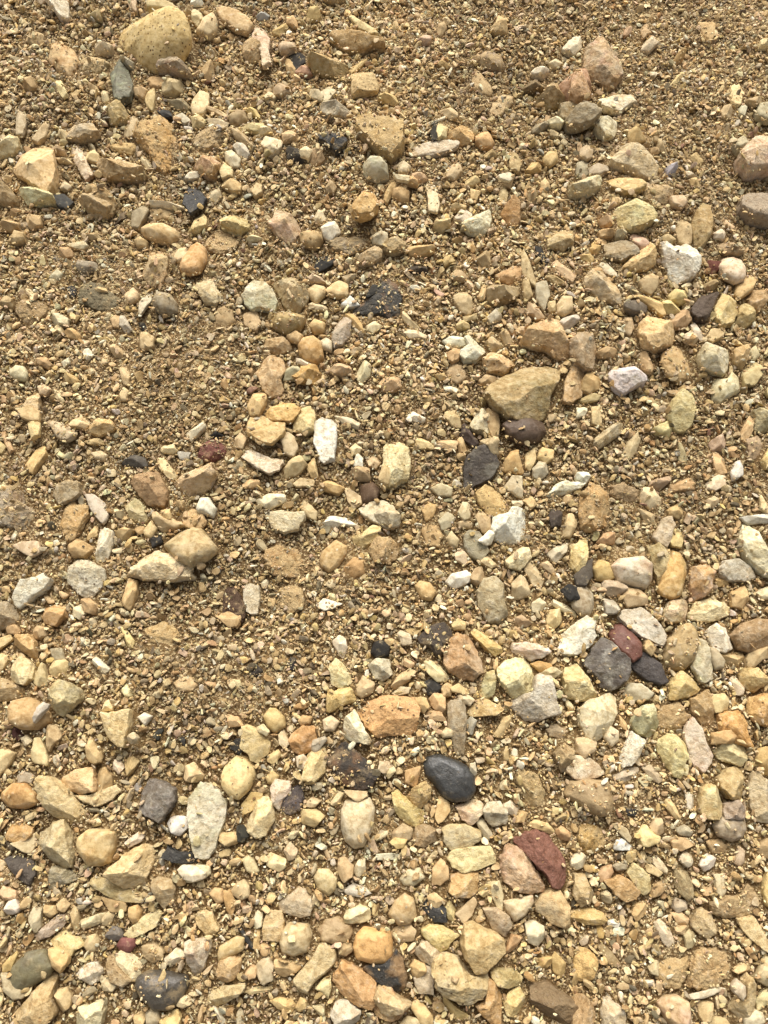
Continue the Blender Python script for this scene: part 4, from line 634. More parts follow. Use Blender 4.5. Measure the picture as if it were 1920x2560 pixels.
a|6d3a32|small dark wine red triangular chip|1764 674 1767 654 1799 662 1793 680 1776 693
a|c9a476|small tan angular chip|707 336 723 330 740 339 740 359 711 362
a|bca271|yellow tan pebble|949 1198 960 1163 978 1186 969 1212 955 1209
r|ddbd8e|small cream disc|438 645 451 626 466 622 475 634 463 657 446 658
a|e6dcc8|white flat flake with sand on top|794 1513 813 1499 845 1507 853 1510 836 1519 813 1525
a|bf9f62|ochre two pronged chip|314 1906 330 1892 350 1903 333 1927 324 1938
r|cfb694|round pinkish pebble|810 1802 827 1792 846 1805 833 1825 813 1825
a|b8ae92|grey square chip|129 1624 159 1623 165 1649 139 1655
s|bda27a|thin tan fan leaning on a rock|862 1976 914 1979 917 1990 894 2002 876 1990
a|c9a874|tan angular chip on black rock|1071 2242 1087 2235 1109 2251 1090 2271 1076 2265
a|2b2e2c|black green crumbly chip|593 2068 607 2065 622 2086 610 2103 593 2103
a|dcc27a|narrow yellow ridge chip|302 1568 318 1574 336 1603 333 1620 321 1620
a|bfae8a|grey tan tongue|253 2450 269 2439 289 2465 281 2476 260 2473
a|9a8b7c|dark grey wedge|1677 2268 1686 2245 1715 2251 1709 2268 1689 2279
a|d8bd88|cream and shadow stone left|-17 1646 0 1636 30 1640 17 1663 0 1686 -17 1681
a|c8a85e|mustard leaf|9 2413 43 2381 46 2389 32 2424 14 2427
a|8a8178|small purple grey chip|46 1941 58 1931 84 1938 82 1958 52 1958
a|e6e0c0|white slab end|943 2135 977 2135 1006 2138 995 2149 943 2149
r|8f7448|brown pebble|1755 715 1773 704 1793 712 1784 735 1758 732
a|c8bca4|white grey chip|1698 2143 1709 2128 1729 2138 1729 2155 1715 2165 1700 2155
a|eee3c4|small bright white rectangle|233 1658 244 1646 276 1669 262 1688
a|b39e6e|long olive wedge|610 2479 639 2468 680 2468 668 2482 630 2485
a|b68350|tan brown long pointed shard|1262 2375 1275 2337 1303 2343 1284 2366 1267 2381
r|dcb878|small round orange cream pebble|775 819 787 801 810 813 807 833 787 836
a|d8bf8a|cream angular chip|552 428 561 408 581 431 581 446 558 451
a|c5b690|yellow green oval upright|1148 1282 1157 1258 1174 1264 1174 1293 1160 1302
a|b8935c|narrow brown standing chip|714 153 726 150 735 179 743 208 726 200 717 179
a|caa97a|narrow splinter|515 266 538 269 567 289 573 301 555 297 518 278
r|a98c5e|tan rock cut off by the top edge|810 -12 868 -14 865 6 830 22 813 12
a|cca25a|curved amber brown strip|865 787 885 790 900 810 910 836 894 827 873 804
a|cfae85|tan chip tucked behind a large stone|127 379 153 372 168 385 165 399 136 398
a|c2a77c|split chip with pink top|1799 278 1807 265 1828 272 1825 298 1816 304 1802 292
a|b39a68|tan brown wedge right|1770 2557 1781 2540 1810 2543 1822 2566 1767 2569
a|a89a72|grey green chip in gap|1709 2337 1721 2326 1735 2337 1732 2360 1715 2371
a|d6bea0|white pink chip|1703 845 1724 830 1741 853 1732 868 1709 856
r|cba868|yellow lumpy pebble with dark specks|163 946 174 936 197 939 200 955 185 965 168 960
a|aba499|blue grey wedge chip|301 793 312 793 331 827 315 836 302 819
a|c9a668|tan block right of orange|1032 1744 1064 1747 1070 1767 1058 1782 1044 1765
a|d4cab2|pale angular white cube|1216 798 1241 775 1251 807 1226 816
a|dccbb8|white pinkish rectangular chip|315 2106 347 2083 362 2089 353 2103 327 2117
a|b88e60|tan lens chip|1060 1785 1076 1779 1096 1782 1112 1802 1096 1801 1070 1799
r|4a4038|dark charcoal splinter|1015 674 1027 668 1067 674 1064 688 1024 686
a|c8a878|tan slanted block|276 874 289 864 310 879 307 901 289 897
a|b8965c|tan cube|1666 1279 1692 1264 1703 1282 1692 1299 1671 1290
a|b9b4b0|translucent grey shard on a brown rock|84 1796 93 1770 107 1759 123 1762 116 1773 87 1805
r|b08554|small rusty stone|1119 885 1131 874 1148 877 1145 900 1131 911 1122 900
a|c9a25a|amber chip|1314 437 1327 411 1351 417 1348 434 1327 443
a|ab9760|tan slab|1446 1001 1481 987 1499 995 1492 1007 1460 1010
a|b69c70|brown standing wedge|625 475 636 460 654 466 655 489 642 498
a|d8c8a4|cream stone piece|884 2175 897 2152 911 2149 911 2175 897 2191
a|caa272|peach and grey chip|1676 2282 1700 2282 1719 2294 1715 2311 1695 2306
a|cfc1a2|long grey green chip|839 1041 879 1053 898 1062 894 1076 865 1065
a|d2c08a|yellow tapered upright shard|1093 333 1102 304 1116 324 1113 347 1096 352
a|ddc8a4|flat peach chip|1009 824 1035 833 1064 842 1061 851 1027 848 1012 839
r|94764c|dark pebble between rocks|847 2369 856 2355 876 2360 879 2375 865 2387 850 2384
r|cdb088|small round disc|315 741 333 723 346 738 344 752 330 761 318 752
r|ceb079|small tan bean|362 1328 379 1305 393 1322 379 1345 365 1339
a|c3a57a|pale leaning chip|590 1096 602 1085 617 1096 607 1125 593 1119
a|c4ab80|tan double knob chip|1096 278 1110 273 1142 289 1139 305 1122 301
a|cfac78|small pinkish tan square chip|223 214 246 213 253 243 229 243
s|b39b72|grey brown flat oval|735 1212 752 1198 784 1200 781 1215 746 1218
a|c3b196|grey five sided chip|995 1588 1001 1579 1024 1588 1028 1608 1006 1613
r|b58b54|small block|1496 587 1512 576 1533 581 1530 602 1504 602
a|bb9f6c|tapered tan standing chip|1307 709 1319 700 1329 738 1319 752 1310 743
r|bf955f|brown round|526 2233 538 2222 555 2224 557 2251 544 2256
r|c4ab8a|small pinkish teardrop|713 2126 726 2107 742 2126 735 2143 720 2148
a|b58d5e|rust brown flat stone|93 903 116 897 133 914 122 926 98 917
a|c3c2d8|small lilac quartz chip|1661 428 1677 412 1692 422 1686 446 1671 448
a|b09265|dark tan leaf chip|1252 839 1264 827 1281 856 1280 874 1264 865
a|938d84|small grey chip|781 1872 787 1851 810 1843 816 1851 792 1880
a|d6c8a4|pale chip|185 1522 200 1513 217 1533 203 1548 185 1539
a|c99f6b|small orange triangle|570 1788 593 1796 607 1814 570 1817
r|b48450|pink orange pebble|1388 2080 1403 2067 1423 2083 1420 2100 1403 2097
r|b09680|grey round flake|1836 2155 1845 2117 1860 2129 1858 2152 1848 2164
a|b07a66|small brick red triangular chip|740 181 762 168 778 197 766 203 743 188
a|b39270|pinkish oval chip|1284 1548 1304 1542 1326 1559 1316 1568 1287 1562
a|cfae72|tan trough shaped chip|769 1174 787 1148 791 1180 795 1198 781 1198
a|c7ad80|brown chip with light edge|1593 1273 1614 1282 1634 1290 1634 1316 1614 1302
r|bd9a6c|grey brown upright stub|87 1579 98 1568 116 1571 119 1588 101 1597 90 1594
a|c7ae93|pinkish wedge|1139 1391 1154 1376 1173 1397 1160 1412 1142 1403
a|e0d0a8|white pointed stone at far right|1886 1478 1920 1470 1938 1478 1932 1499 1903 1499
s|f4f0e4|bright white fan shaped chip|1537 2123 1541 2103 1556 2100 1575 2115 1575 2125 1556 2123
a|c2a67a|upright tan oblong|301 926 314 919 324 940 323 963 310 960
a|d7cba8|white stone with brown side|1330 1510 1348 1499 1362 1510 1353 1527 1333 1530
r|bf9f74|grey tan split stone|1128 688 1139 678 1168 700 1163 709 1139 706
a|d8c3a0|cream wedge chip|1625 2149 1640 2141 1654 2158 1666 2172 1663 2181 1643 2170
s|b5a37e|grey tan flake|1530 2065 1541 2060 1562 2074 1576 2094 1570 2103 1553 2086
a|cfa968|small narrow fin|636 2323 651 2323 648 2363 641 2381 635 2358
a|f1ecd6|white triangular stone at left|1440 1183 1469 1182 1472 1198 1463 1211 1446 1200 1440 1195
a|ddc693|cream wedge|1894 1244 1903 1241 1920 1273 1915 1284 1897 1276
a|d9c8a4|pale shield chip|787 550 795 529 807 532 813 555 801 568 790 558
a|f0e6d0|white triangle beside the white stone|1197 1351 1220 1331 1235 1328 1226 1357 1215 1361
a|e8dcc4|small white block|1019 1041 1032 1033 1061 1049 1053 1059 1024 1054
a|c4b28a|pale broken chip|1621 2418 1631 2401 1640 2401 1648 2421 1640 2436 1625 2433
a|cbc0a0|pale four sided flake|805 237 821 221 839 231 817 259 810 252
a|c8a56e|small tan block|1611 1597 1637 1614 1625 1637 1608 1623
a|2a2c30|black splinter between stones|1339 619 1351 619 1371 662 1359 665 1345 642
a|a58a5c|grey olive wedge|0 761 17 743 35 758 32 775 9 770
a|b6a077|brown pebble|258 2294 272 2281 289 2285 275 2311 258 2311
a|c6a660|small mustard wedge|684 87 709 64 720 62 717 78 700 97 685 93
a|cfab94|small pink block|1042 107 1061 95 1076 100 1073 119 1058 124 1045 116
r|ecd7a2|small cream block at the right edge|1894 116 1920 101 1932 110 1926 136 1897 133
a|d3be7c|small yellow upright nugget|1112 2274 1125 2255 1135 2274 1134 2300 1122 2297
a|b89459|brown leaning splinter|966 486 980 454 989 460 980 486 969 512 961 503
a|cfae7a|pebble below|1833 2427 1851 2410 1874 2401 1868 2424 1845 2433
a|c7b795|pale upright wavy chip|523 503 532 480 547 472 551 492 538 512
d|b89c64|thin olive shell like flake|1726 393 1738 385 1755 405 1750 422 1729 411
a|c09556|orange brown wedge|163 836 182 824 201 842 200 855 174 848
a|c9c2b0|long grey white stone edge|466 443 497 430 507 440 492 451 466 457
s|d1c29c|pale flat triangular flake|171 610 214 605 220 619 208 626 185 620
r|cd9a4a|brown orange freckled chip|1329 1660 1348 1655 1374 1660 1377 1669 1353 1678
a|c4bcae|small grey block|1713 1987 1732 1982 1732 2022 1718 2022
a|bda275|pale brown tall chip|1320 492 1333 475 1340 489 1336 518 1322 518
r|c3a16a|tan block|111 2262 139 2265 145 2279 124 2290 113 2279
a|9b9c93|grey tall pebble|1164 1808 1177 1795 1189 1805 1180 1834 1165 1828
a|dac078|yellow chip by right edge|1900 1154 1920 1122 1935 1140 1935 1177 1909 1172
a|e5d0a4|small cream wavy chip|752 382 764 370 779 385 769 405 752 399
a|d0a36a|small orange tan cube chip|719 43 738 46 746 81 732 75 720 64
r|d2a878|small peach block|1498 550 1518 544 1530 558 1524 574 1504 567
a|d8c094|cream chip at right|444 2511 457 2491 477 2491 477 2508 460 2517
a|8f8b7c|small grey chip|304 150 318 148 336 156 333 182 321 176
a|c8ad72|tan chip|1131 1562 1145 1548 1163 1556 1160 1574 1136 1575
a|e2cb96|cream wedge chip|404 1118 434 1114 441 1131 431 1138 411 1132
s|9a9068|olive leaf on its side|1695 1111 1700 1109 1716 1146 1709 1163 1698 1146
a|cdbd92|small tan wedge|1353 1681 1377 1671 1403 1681 1380 1695
a|e5d9b0|small cream jagged chip|1368 304 1388 295 1407 310 1400 324 1377 314
a|b0a283|small grey cube|777 240 790 226 808 249 804 260 781 252
a|c3aa72|tan corner chip|1165 454 1189 443 1196 463 1180 473 1165 469
a|26282b|jet black chip beside cream plate|577 1869 590 1851 604 1848 604 1877 596 1882
r|dcc8b0|knobbly white pink chip|1779 590 1796 577 1810 587 1802 607 1781 602
a|dcc9a4|narrow curved chip|698 1840 709 1827 722 1857 711 1873 700 1857
r|c9b387|upright tan oval|1118 1348 1128 1331 1144 1351 1141 1368 1125 1365
r|cca27a|small pink wedge|1032 437 1058 435 1064 448 1050 464 1035 451
a|e5d2a2|cream clam shaped chip|648 339 665 321 680 327 681 344 659 349
a|c8aa74|tan chunk above a cream notch|1131 518 1139 512 1163 518 1160 535 1134 535
a|c0a58c|pinkish upright sliver|321 -9 341 -9 344 38 336 35 323 14
a|b39068|brown thumb shaped chip|1601 67 1622 62 1621 87 1606 101 1602 87
r|c8b594|pale rounded chip|996 414 1009 405 1024 422 1015 437 998 434
r|c2a26c|small yellow brown rounded cube|339 607 353 596 369 607 365 623 346 625
a|b88f64|narrow brown stick shaped stone|3 1085 14 1082 35 1125 27 1132 12 1105
r|9a8458|small olive pebble|1653 599 1666 589 1686 605 1671 619 1654 610
a|dccbb4|white ragged chip|1261 2013 1275 2005 1293 2019 1284 2039 1270 2028
a|c2a36a|small tan pentagon|336 2540 353 2528 363 2540 359 2557 341 2560
a|a4855a|curved brown crescent chip|1092 95 1097 61 1108 58 1113 75 1102 101
a|eee6d0|small white chip|480 6 494 0 507 14 506 27 489 27 480 20
a|d2c29c|cream chip|1371 162 1385 153 1404 168 1394 181 1377 179
a|d8c090|curved cream wood like chip|1008 781 1018 790 1029 810 1047 824 1044 829 1027 822 1009 804
r|cba56e|small tan round|720 842 740 830 755 842 746 859 729 853
a|bfa98c|purplish grey rectangle|951 1906 969 1906 980 1918 966 1932 948 1927
r|cfbb90|smooth pale stone at bottom|1003 2560 1018 2543 1047 2549 1053 2566 1003 2569
a|c7a66b|tan triangular fin|1176 475 1200 480 1189 509 1177 506
a|c9ad74|green tan slab|0 1608 0 1600 29 1588 30 1603 0 1623 -17 1617
a|c8ae7c|grey slab|1614 2164 1625 2161 1654 2181 1643 2190 1619 2178
r|bb9468|brown red round|616 2433 628 2413 641 2418 639 2441 625 2447
a|b3aa92|grey wedge|1689 2074 1709 2065 1729 2080 1724 2089 1698 2086
r|cfb68e|pale oval chip|231 1137 255 1131 269 1140 260 1154 240 1151
a|d3bea8|pinkish chip|286 1901 301 1901 312 1918 301 1932 286 1921
a|2b2a28|small black chip standing upright|1079 333 1087 307 1096 318 1093 350 1080 353
a|d5b988|tan lens shaped chip|142 398 174 401 184 417 150 417
r|c9ab62|yellow pebble|977 2106 989 2097 1015 2100 1006 2117 992 2119
r|cdb892|small knobbly tan chip|775 770 787 759 816 778 810 785 787 781
a|bfa05f|curved brown shard|876 176 894 162 920 143 914 159 891 179 879 188
r|d3c4a8|small pale round chip|803 856 816 848 830 859 827 879 810 872
a|b98f5e|brown pebble above the three pointed stone|17 1568 43 1565 52 1579 43 1588 23 1582
a|cdb073|knobbly tan chip|671 1889 694 1877 701 1889 683 1908 671 1901
s|dadad2|small white curved shard|856 767 876 743 897 767 876 770
a|e2cf95|small pale yellow splinter|139 211 152 205 168 240 159 246 145 226
a|a08460|small grey brown chip|817 475 824 453 839 475 833 492 819 489
a|cba26c|orange brown spindle|610 1215 628 1202 648 1203 648 1212 630 1222 612 1221
a|b29970|olive bar shaped chip|1640 356 1648 352 1666 388 1657 393 1645 382
a|c9a052|small amber cube|1346 2398 1374 2392 1375 2407 1362 2420 1348 2410
r|b08a5c|small brown knob|279 801 289 791 302 796 301 824 286 819
a|ddcbb0|round pale half|743 1895 758 1889 769 1901 758 1921 746 1915
a|dcd3b4|small upright pale chip|636 2300 645 2279 656 2288 654 2314 642 2319
a|c3a66d|tan finger shaped stone|1371 691 1394 694 1416 715 1388 715
a|c8b492|small pale grey oval chip|152 475 165 457 181 475 171 488 156 486
r|d0b788|yellow chunk|1203 1409 1218 1394 1241 1415 1226 1423
r|d6c79c|small cream angular chip|920 819 937 807 955 819 934 833 921 829
a|c6a36e|small peach upright cube|1105 1721 1116 1710 1128 1715 1125 1739 1110 1741
a|d0b276|small tan slab|1128 1721 1145 1712 1170 1730 1160 1734 1131 1730
a|c9b58a|thin pale chip leaning on a rock|148 341 156 328 171 333 168 359 159 362
a|c7b392|grey shard|1145 1741 1163 1736 1183 1750 1171 1762 1151 1750
a|c3b28e|pale facet chip|1501 2236 1515 2227 1527 2239 1524 2256 1507 2253
a|c6a572|tan block below a white chip|1261 454 1285 440 1278 475 1258 466
a|cba568|tan block bottom right|1287 2042 1301 2028 1316 2034 1307 2054 1290 2054
a|bfa978|grey olive fin|1249 492 1255 469 1267 486 1264 509 1249 509
a|c4a680|small tan pentagon|921 1157 937 1144 952 1154 940 1172 926 1169
a|c8a880|brown ridged pebble|1353 1415 1368 1406 1391 1438 1377 1438
r|d0c4b4|pale cylinder shaped chip|1726 813 1738 811 1757 842 1750 851 1735 833
a|2d3034|thin dark splinter|594 2317 607 2323 636 2366 630 2372 610 2343
a|c2a46c|small tan trapezoid|1209 391 1232 379 1241 402 1215 404
r|c0a070|small cube|145 2259 159 2248 174 2262 162 2277 148 2271
a|c2a78c|pinkish trapezoid chip|772 700 790 690 813 712 781 712
a|c5a982|tan pentagon chip|1758 1255 1781 1244 1796 1255 1781 1270
a|ccb58a|tan tall chip|830 2005 847 1982 859 1984 847 2011 833 2013
r|c7a666|small tan egg|742 2517 752 2496 766 2502 764 2520 749 2528
a|a58f6e|narrow grey brown chip|859 691 885 688 892 691 871 717
a|2c2e30|black grey angular shard|917 743 931 715 949 715 943 732 923 743
a|cba46b|thin tan upright|1145 1105 1154 1096 1161 1119 1160 1148 1148 1128
r|bf9f6a|small tan brown chunk|1309 1255 1327 1242 1339 1264 1325 1273
a|d8ba68|yellow elongated chip|616 275 630 271 648 295 645 301 622 289
r|c9a866|yellow round|668 1944 680 1929 694 1941 685 1960 672 1956
a|9b9c9a|blue grey flake|446 1131 475 1131 469 1151 451 1151
a|bb9f6a|thin ochre triangle chip|214 1105 249 1099 266 1108 255 1114 231 1114
a|cfae78|small amber diamond|1351 463 1362 448 1371 472 1365 489 1353 477
a|a9946c|small olive wedge|1371 327 1394 330 1394 353 1374 347
r|c8a984|pink tan chip|97 969 116 965 127 978 116 989 104 987
a|d7cdaa|pale yellow square chip|1537 581 1550 579 1564 596 1559 602 1538 602
a|c9b088|oblong chip|765 2008 781 1996 801 2002 787 2016 769 2016
a|bda36a|small yellow green chip|1142 819 1165 804 1171 830 1145 827
a|e8dcb8|cream small block|1440 1024 1466 1021 1457 1041 1440 1047
a|d8c694|tan wedge|619 605 636 592 654 599 648 609 625 613
s|ccbb98|thin grey lens|983 1733 1003 1720 1024 1721 1018 1733 992 1739
a|dccba0|small upright cream chip|255 234 271 231 272 252 263 266 256 258
a|d8c9a4|cream flake|985 437 1021 440 1018 456 995 451
a|d8c9a0|small cream chip|664 246 677 233 690 246 683 260 668 258
a|e8d09a|cream ragged chip|258 1765 269 1753 284 1767 281 1776 258 1778
a|3a3c40|small black chip|396 281 422 278 431 295 411 298
a|dcc184|curved yellow spoon shaped chip|1035 1096 1044 1099 1058 1114 1082 1119 1079 1125 1050 1122
r|d4b06f|small yellow cube|405 1279 425 1276 427 1297 408 1300
a|c3a066|small tan leaf|314 1964 333 1941 344 1947 321 1976
r|cdab62|small amber pebble|1454 651 1469 639 1483 651 1472 664 1457 661
s|e5d8b8|white lens shaped chip|1249 446 1272 434 1284 440 1272 454 1252 453
r|cfa65a|small rounded amber chip|1473 625 1483 616 1499 622 1495 639 1481 639
a|dac494|small yellow bean|878 1125 888 1112 902 1125 894 1140 881 1138
a|522c2c|dark maroon chip|32 1820 46 1821 58 1837 46 1848 35 1834
r|cfaa82|pink chip on edge|1802 550 1813 548 1833 573 1828 579 1807 564
r|d6cdbc|grey white round chip|347 1794 362 1785 379 1791 365 1811
a|c4a776|greyish block|214 596 237 587 255 599 231 607
r|c9bd92|pale tan egg chip|1873 879 1886 868 1896 891 1883 903
a|d9d2bc|long white twig|534 2517 542 2523 567 2551 564 2559 549 2551
a|cba771|narrow orange brown chip|1197 743 1206 715 1215 720 1212 749 1203 752
r|b79e78|small bean with pink top|1148 1308 1163 1303 1180 1310 1174 1322 1151 1319
r|b98f56|brown oval pebble|748 1802 758 1791 778 1794 772 1808 755 1811
a|b09a6a|small olive rock|1160 793 1191 785 1186 801 1163 807
a|caa877|cream chip|1686 2317 1715 2314 1709 2334 1692 2332
a|b8b2a0|small pale grey flake|438 292 457 286 475 304 460 310
a|c8b694|pale chip in gap|321 1843 336 1834 347 1846 339 1857 324 1857
a|24262b|small blue black chip|379 1348 399 1342 405 1357 385 1368
a|2a2c32|tiny black shiny chip|171 723 182 717 191 729 185 746 174 743
r|b8b294|pale grey oval chip|126 697 145 677 156 686 145 703
a|c9b276|tan bone shaped splinter|1677 214 1700 185 1711 179 1709 191 1686 217
a|e5e0cc|small white cone chip|885 1166 894 1137 905 1151 905 1167
a|c2b48a|small pale triangle|784 2514 810 2514 810 2534 801 2537
a|c8ae7a|small yellow tapered|1368 761 1385 755 1387 781 1374 784
a|cfae73|small tan leaf|220 1345 237 1319 246 1322 243 1339 223 1349
a|c8a678|brown chip|1622 376 1643 372 1645 391 1628 396
a|b8b8a0|yellow green small chip|1844 278 1864 263 1864 278 1857 295 1845 289
a|e4d9a4|small pale yellow notched chip|308 1727 315 1712 336 1736 318 1741
a|caa25a|amber split chip|1787 1449 1805 1448 1819 1464 1793 1467
a|c8b58a|thin leaning grey sliver|136 975 148 981 162 1004 156 1010 139 992
r|8a816f|flat grey oval|1534 2165 1547 2158 1564 2161 1564 2172 1544 2175
r|c9ab6a|small yellow pebble|1109 657 1122 641 1134 660 1113 670
a|dfd0bc|small white wedge|743 897 755 901 782 914 775 920 745 908
r|bb8e55|small brown cube|1021 454 1029 444 1042 457 1041 469 1022 466
r|c6b28a|grey brown oval chip|1105 1834 1116 1822 1131 1828 1128 1840 1110 1843
a|e4ddc6|small white jagged chip|210 885 223 875 234 888 220 903
r|d0b585|small upright bean|302 987 310 972 320 981 315 1001 304 1000
a|a8b0b8|small blue grey chip|643 43 654 36 672 43 665 55 648 52
a|dccb9e|small pale round|645 1820 659 1814 671 1828 665 1837 648 1828
a|23252a|small black flat chip|526 1092 541 1082 557 1091 549 1099 531 1099
a|d3c08c|small cream block|583 1701 599 1702 603 1721 587 1724
a|c4a266|small yellow brown slanted chip|1722 451 1735 448 1747 469 1741 476 1729 466
a|d1b078|small tan chip on a dark rock|240 720 266 720 269 735 246 733
r|c9a35c|small mustard knob with an orange mark|1097 162 1108 155 1122 171 1116 179 1099 171
a|cfbf98|small pale grey stick|353 402 362 393 378 417 367 424
a|25252a|black upright splinter|722 1658 726 1646 738 1649 735 1672 724 1672
a|a98166|small dull pink chip|1553 87 1576 67 1576 84 1564 95
a|eee2c4|white sliver chip|1108 963 1145 975 1136 982 1116 978
a|dfd6c4|white chip|1518 2303 1535 2300 1547 2308 1544 2319 1524 2311
a|3b3634|black chip with grey face|628 1684 642 1666 654 1678 642 1689
a|cfa468|orange chip|1547 1791 1564 1808 1564 1825 1550 1814
a|dccb9c|small cream triangular chip|961 1935 983 1919 987 1929 974 1944
a|d5bf92|pinkish pale chip|64 726 78 726 88 743 75 748
a|dac9a4|small cream notch chip|55 1846 69 1841 81 1851 67 1863
r|dfd2b4|small white upright pebble|1176 1915 1186 1909 1190 1932 1183 1941 1177 1929
a|2b3030|tiny dark green black chip|383 1840 399 1822 407 1828 396 1848
a|d9d2ba|thin pale twig like splinter|1066 310 1110 292 1112 298 1071 314
r|2c2c30|black chip|1567 2022 1588 2025 1588 2039 1570 2037
r|2c2b2a|small black fragment|349 810 362 810 367 830 352 827
r|dbb876|small cream yellow pebble|1087 943 1108 936 1110 952 1099 955
a|c8b074|tan slab corner by left edge|-12 1131 0 1105 14 1117 6 1134
a|d8c8a8|small cream fan chip|1281 1253 1307 1253 1301 1264 1287 1266
r|c9a15a|brown block cut by the top edge|1414 -12 1446 -12 1440 9 1423 10
a|cdae7c|split orange chip|1614 691 1628 687 1637 700 1625 706
d|cdb088|tan cemented piece at left edge|-6 2143 0 2152 14 2158 12 2170 -6 2175
a|d8d2b8|small pale chip|158 908 174 897 175 911 162 920
r|cdb082|rounded tan chip|255 908 260 888 271 894 266 910
a|ead8b8|small white wedge chip|1711 434 1721 431 1741 447 1718 443
a|dcc48e|small cream angular|876 1658 885 1646 894 1649 882 1669
a|c0a982|tan curved chip|220 929 231 923 240 932 229 940
a|2a2d30|tiny black triangle|446 1846 463 1844 463 1863
"""

import re
def hints_of(look):
    h = ''
    for k,c in (('rust','R'),('pink','P'),('grey','G'),('olive','O'),('orange','N'),('green','V'),('purpl','U'),('white','W')):
        if k in look: h+=c
    if re.search('pit|speck|freckle|dots|pepper',look): h+='x'
    if re.search('sand|grit|dust|crust|earth|clod|sunk|buried|cement',look): h+='d'
    if re.search('black|slate|dark|wine|gloss|shiny',look): h+='k'
    if re.search('stripe|ribbed',look): h+='s'
    if re.search('smooth|glossy|egg|oval|round|bean|kidney',look): h+='m'
    if re.search('slate|plate|slab|square stone|tablet|flake|wafer',look): h+='l'
    if 'black' in look: h+='f'
    if re.search('half buried|sunk|half hidden',look): h+='b'
    return h
# ------------------------------------------------------------------ helpers
def lin(h):
    c = [int(h[i:i + 2], 16) / 255 for i in (0, 2, 4)]
    c = [x / 12.92 if x <= 0.04045 else ((x + 0.055) / 1.055) ** 2.4 for x in c]
    g = .3 * c[0] + .6 * c[1] + .1 * c[2]      # the tone read off the photo holds bounced warm light: take it out
    return [min((x * .88 + g * .12) * k, .86) for x, k in zip(c, (.98, .995, .95))]

def _hash(ix, iy, iz, s):
    h = (ix * 374761393 + iy * 668265263 + iz * 2147483647 + s * 974634777) & 0xffffffff
    h = ((h ^ (h >> 13)) * 1274126177) & 0xffffffff
    h = ((h ^ (h >> 16)) * 2246822519) & 0xffffffff
    return ((h ^ (h >> 15)) & 0xffffff) / 8388607.5 - 1.0

def noise(p, s=0):
    """smooth value noise in [-1, 1] for an (n, 3) array"""
    i = np.floor(p).astype(np.int64); f = p - i; f = f * f * (3 - 2 * f)
    x, y, z = i[:, 0], i[:, 1], i[:, 2]; r = 0
    for dx in (0, 1):
        for dy in (0, 1):
            for dz in (0, 1):
                wgt = (f[:, 0] if dx else 1 - f[:, 0]) * (f[:, 1] if dy else 1 - f[:, 1]) * (f[:, 2] if dz else 1 - f[:, 2])
                r = r + wgt * _hash(x + dx, y + dy, z + dz, s)
    return r

def pix(P):
    """world (n,3) -> photo pixel coordinates"""
    d = P - CAM; ct, st = math.cos(TILT), math.sin(TILT)
    y = d[:, 1] * ct + d[:, 2] * st; z = -d[:, 1] * st + d[:, 2] * ct
    return np.stack([960 + 960 / HT * d[:, 0] / -z, 1280 - 960 / HT * y / -z], 1)

def ray(px, z):
    """photo pixels (n,2) -> world points on the level z"""
    px = np.asarray(px, float); X = (px[:, 0] - 960) / 960 * HT; Y = -(px[:, 1] - 1280) / 960 * HT
    ct, st = math.cos(TILT), math.sin(TILT)
    d = np.stack([X, Y * ct + st, Y * st - ct], 1); t = (z - CAM[2]) / d[:, 2]
    return CAM + d * t[:, None]

# ground relief and the running height of the heap, on a 2 mm raster
X0, X1, Y0, Y1, RES = -1.05, 1.05, -0.95, 1.35, 0.002
NX, NY = int((X1 - X0) / RES), int((Y1 - Y0) / RES)
def ground_z(x, y):
    p = np.stack([x, y, np.zeros_like(x)], 1)
    z = 0.013 * noise(p * 3.1, 1) + 0.0065 * noise(p * 8.5, 2) + 0.003 * noise(p * 22, 3)
    return z + 0.0013 * noise(p * 70, 4) + 0.0008 * noise(p * 190, 5)
gx, gy = np.meshgrid(X0 + (np.arange(NX) + .5) * RES, Y0 + (np.arange(NY) + .5) * RES)
G = ground_z(gx.ravel(), gy.ravel()).reshape(NY, NX)
H = G.copy()
OCC = np.zeros((NY, NX), np.uint8)            # 1 named stone, 2 crusted stone, 3 gravel
def cell(x, y):
    return (np.clip(((y - Y0) / RES).astype(int), 0, NY - 1), np.clip(((x - X0) / RES).astype(int), 0, NX - 1))

def ico(n):
    bm = bmesh.new(); bmesh.ops.create_icosphere(bm, subdivisions=n, radius=1.0)
    v = np.array([p.co[:] for p in bm.verts]); f = np.array([[q.index for q in g.verts] for g in bm.faces]); bm.free()
    return v / np.linalg.norm(v, axis=1)[:, None], f
ICO = {n: ico(n) for n in (1, 2, 3, 4, 5, 6)}

def mesh_from(name, v, f, smooth=True):
    me = bpy.data.meshes.new(name); n, k = len(v), f.shape[1]
    me.vertices.add(n); me.vertices.foreach_set('co', np.ascontiguousarray(v, np.float32).ravel())
    me.loops.add(len(f) * k); me.loops.foreach_set('vertex_index', np.ascontiguousarray(f, np.int32).ravel())
    me.polygons.add(len(f)); me.polygons.foreach_set('loop_start', np.arange(0, len(f) * k, k, dtype=np.int32))
    me.polygons.foreach_set('use_smooth', np.broadcast_to(smooth, (len(f),)).astype(bool))
    me.update(calc_edges=True); me.validate()
    return me

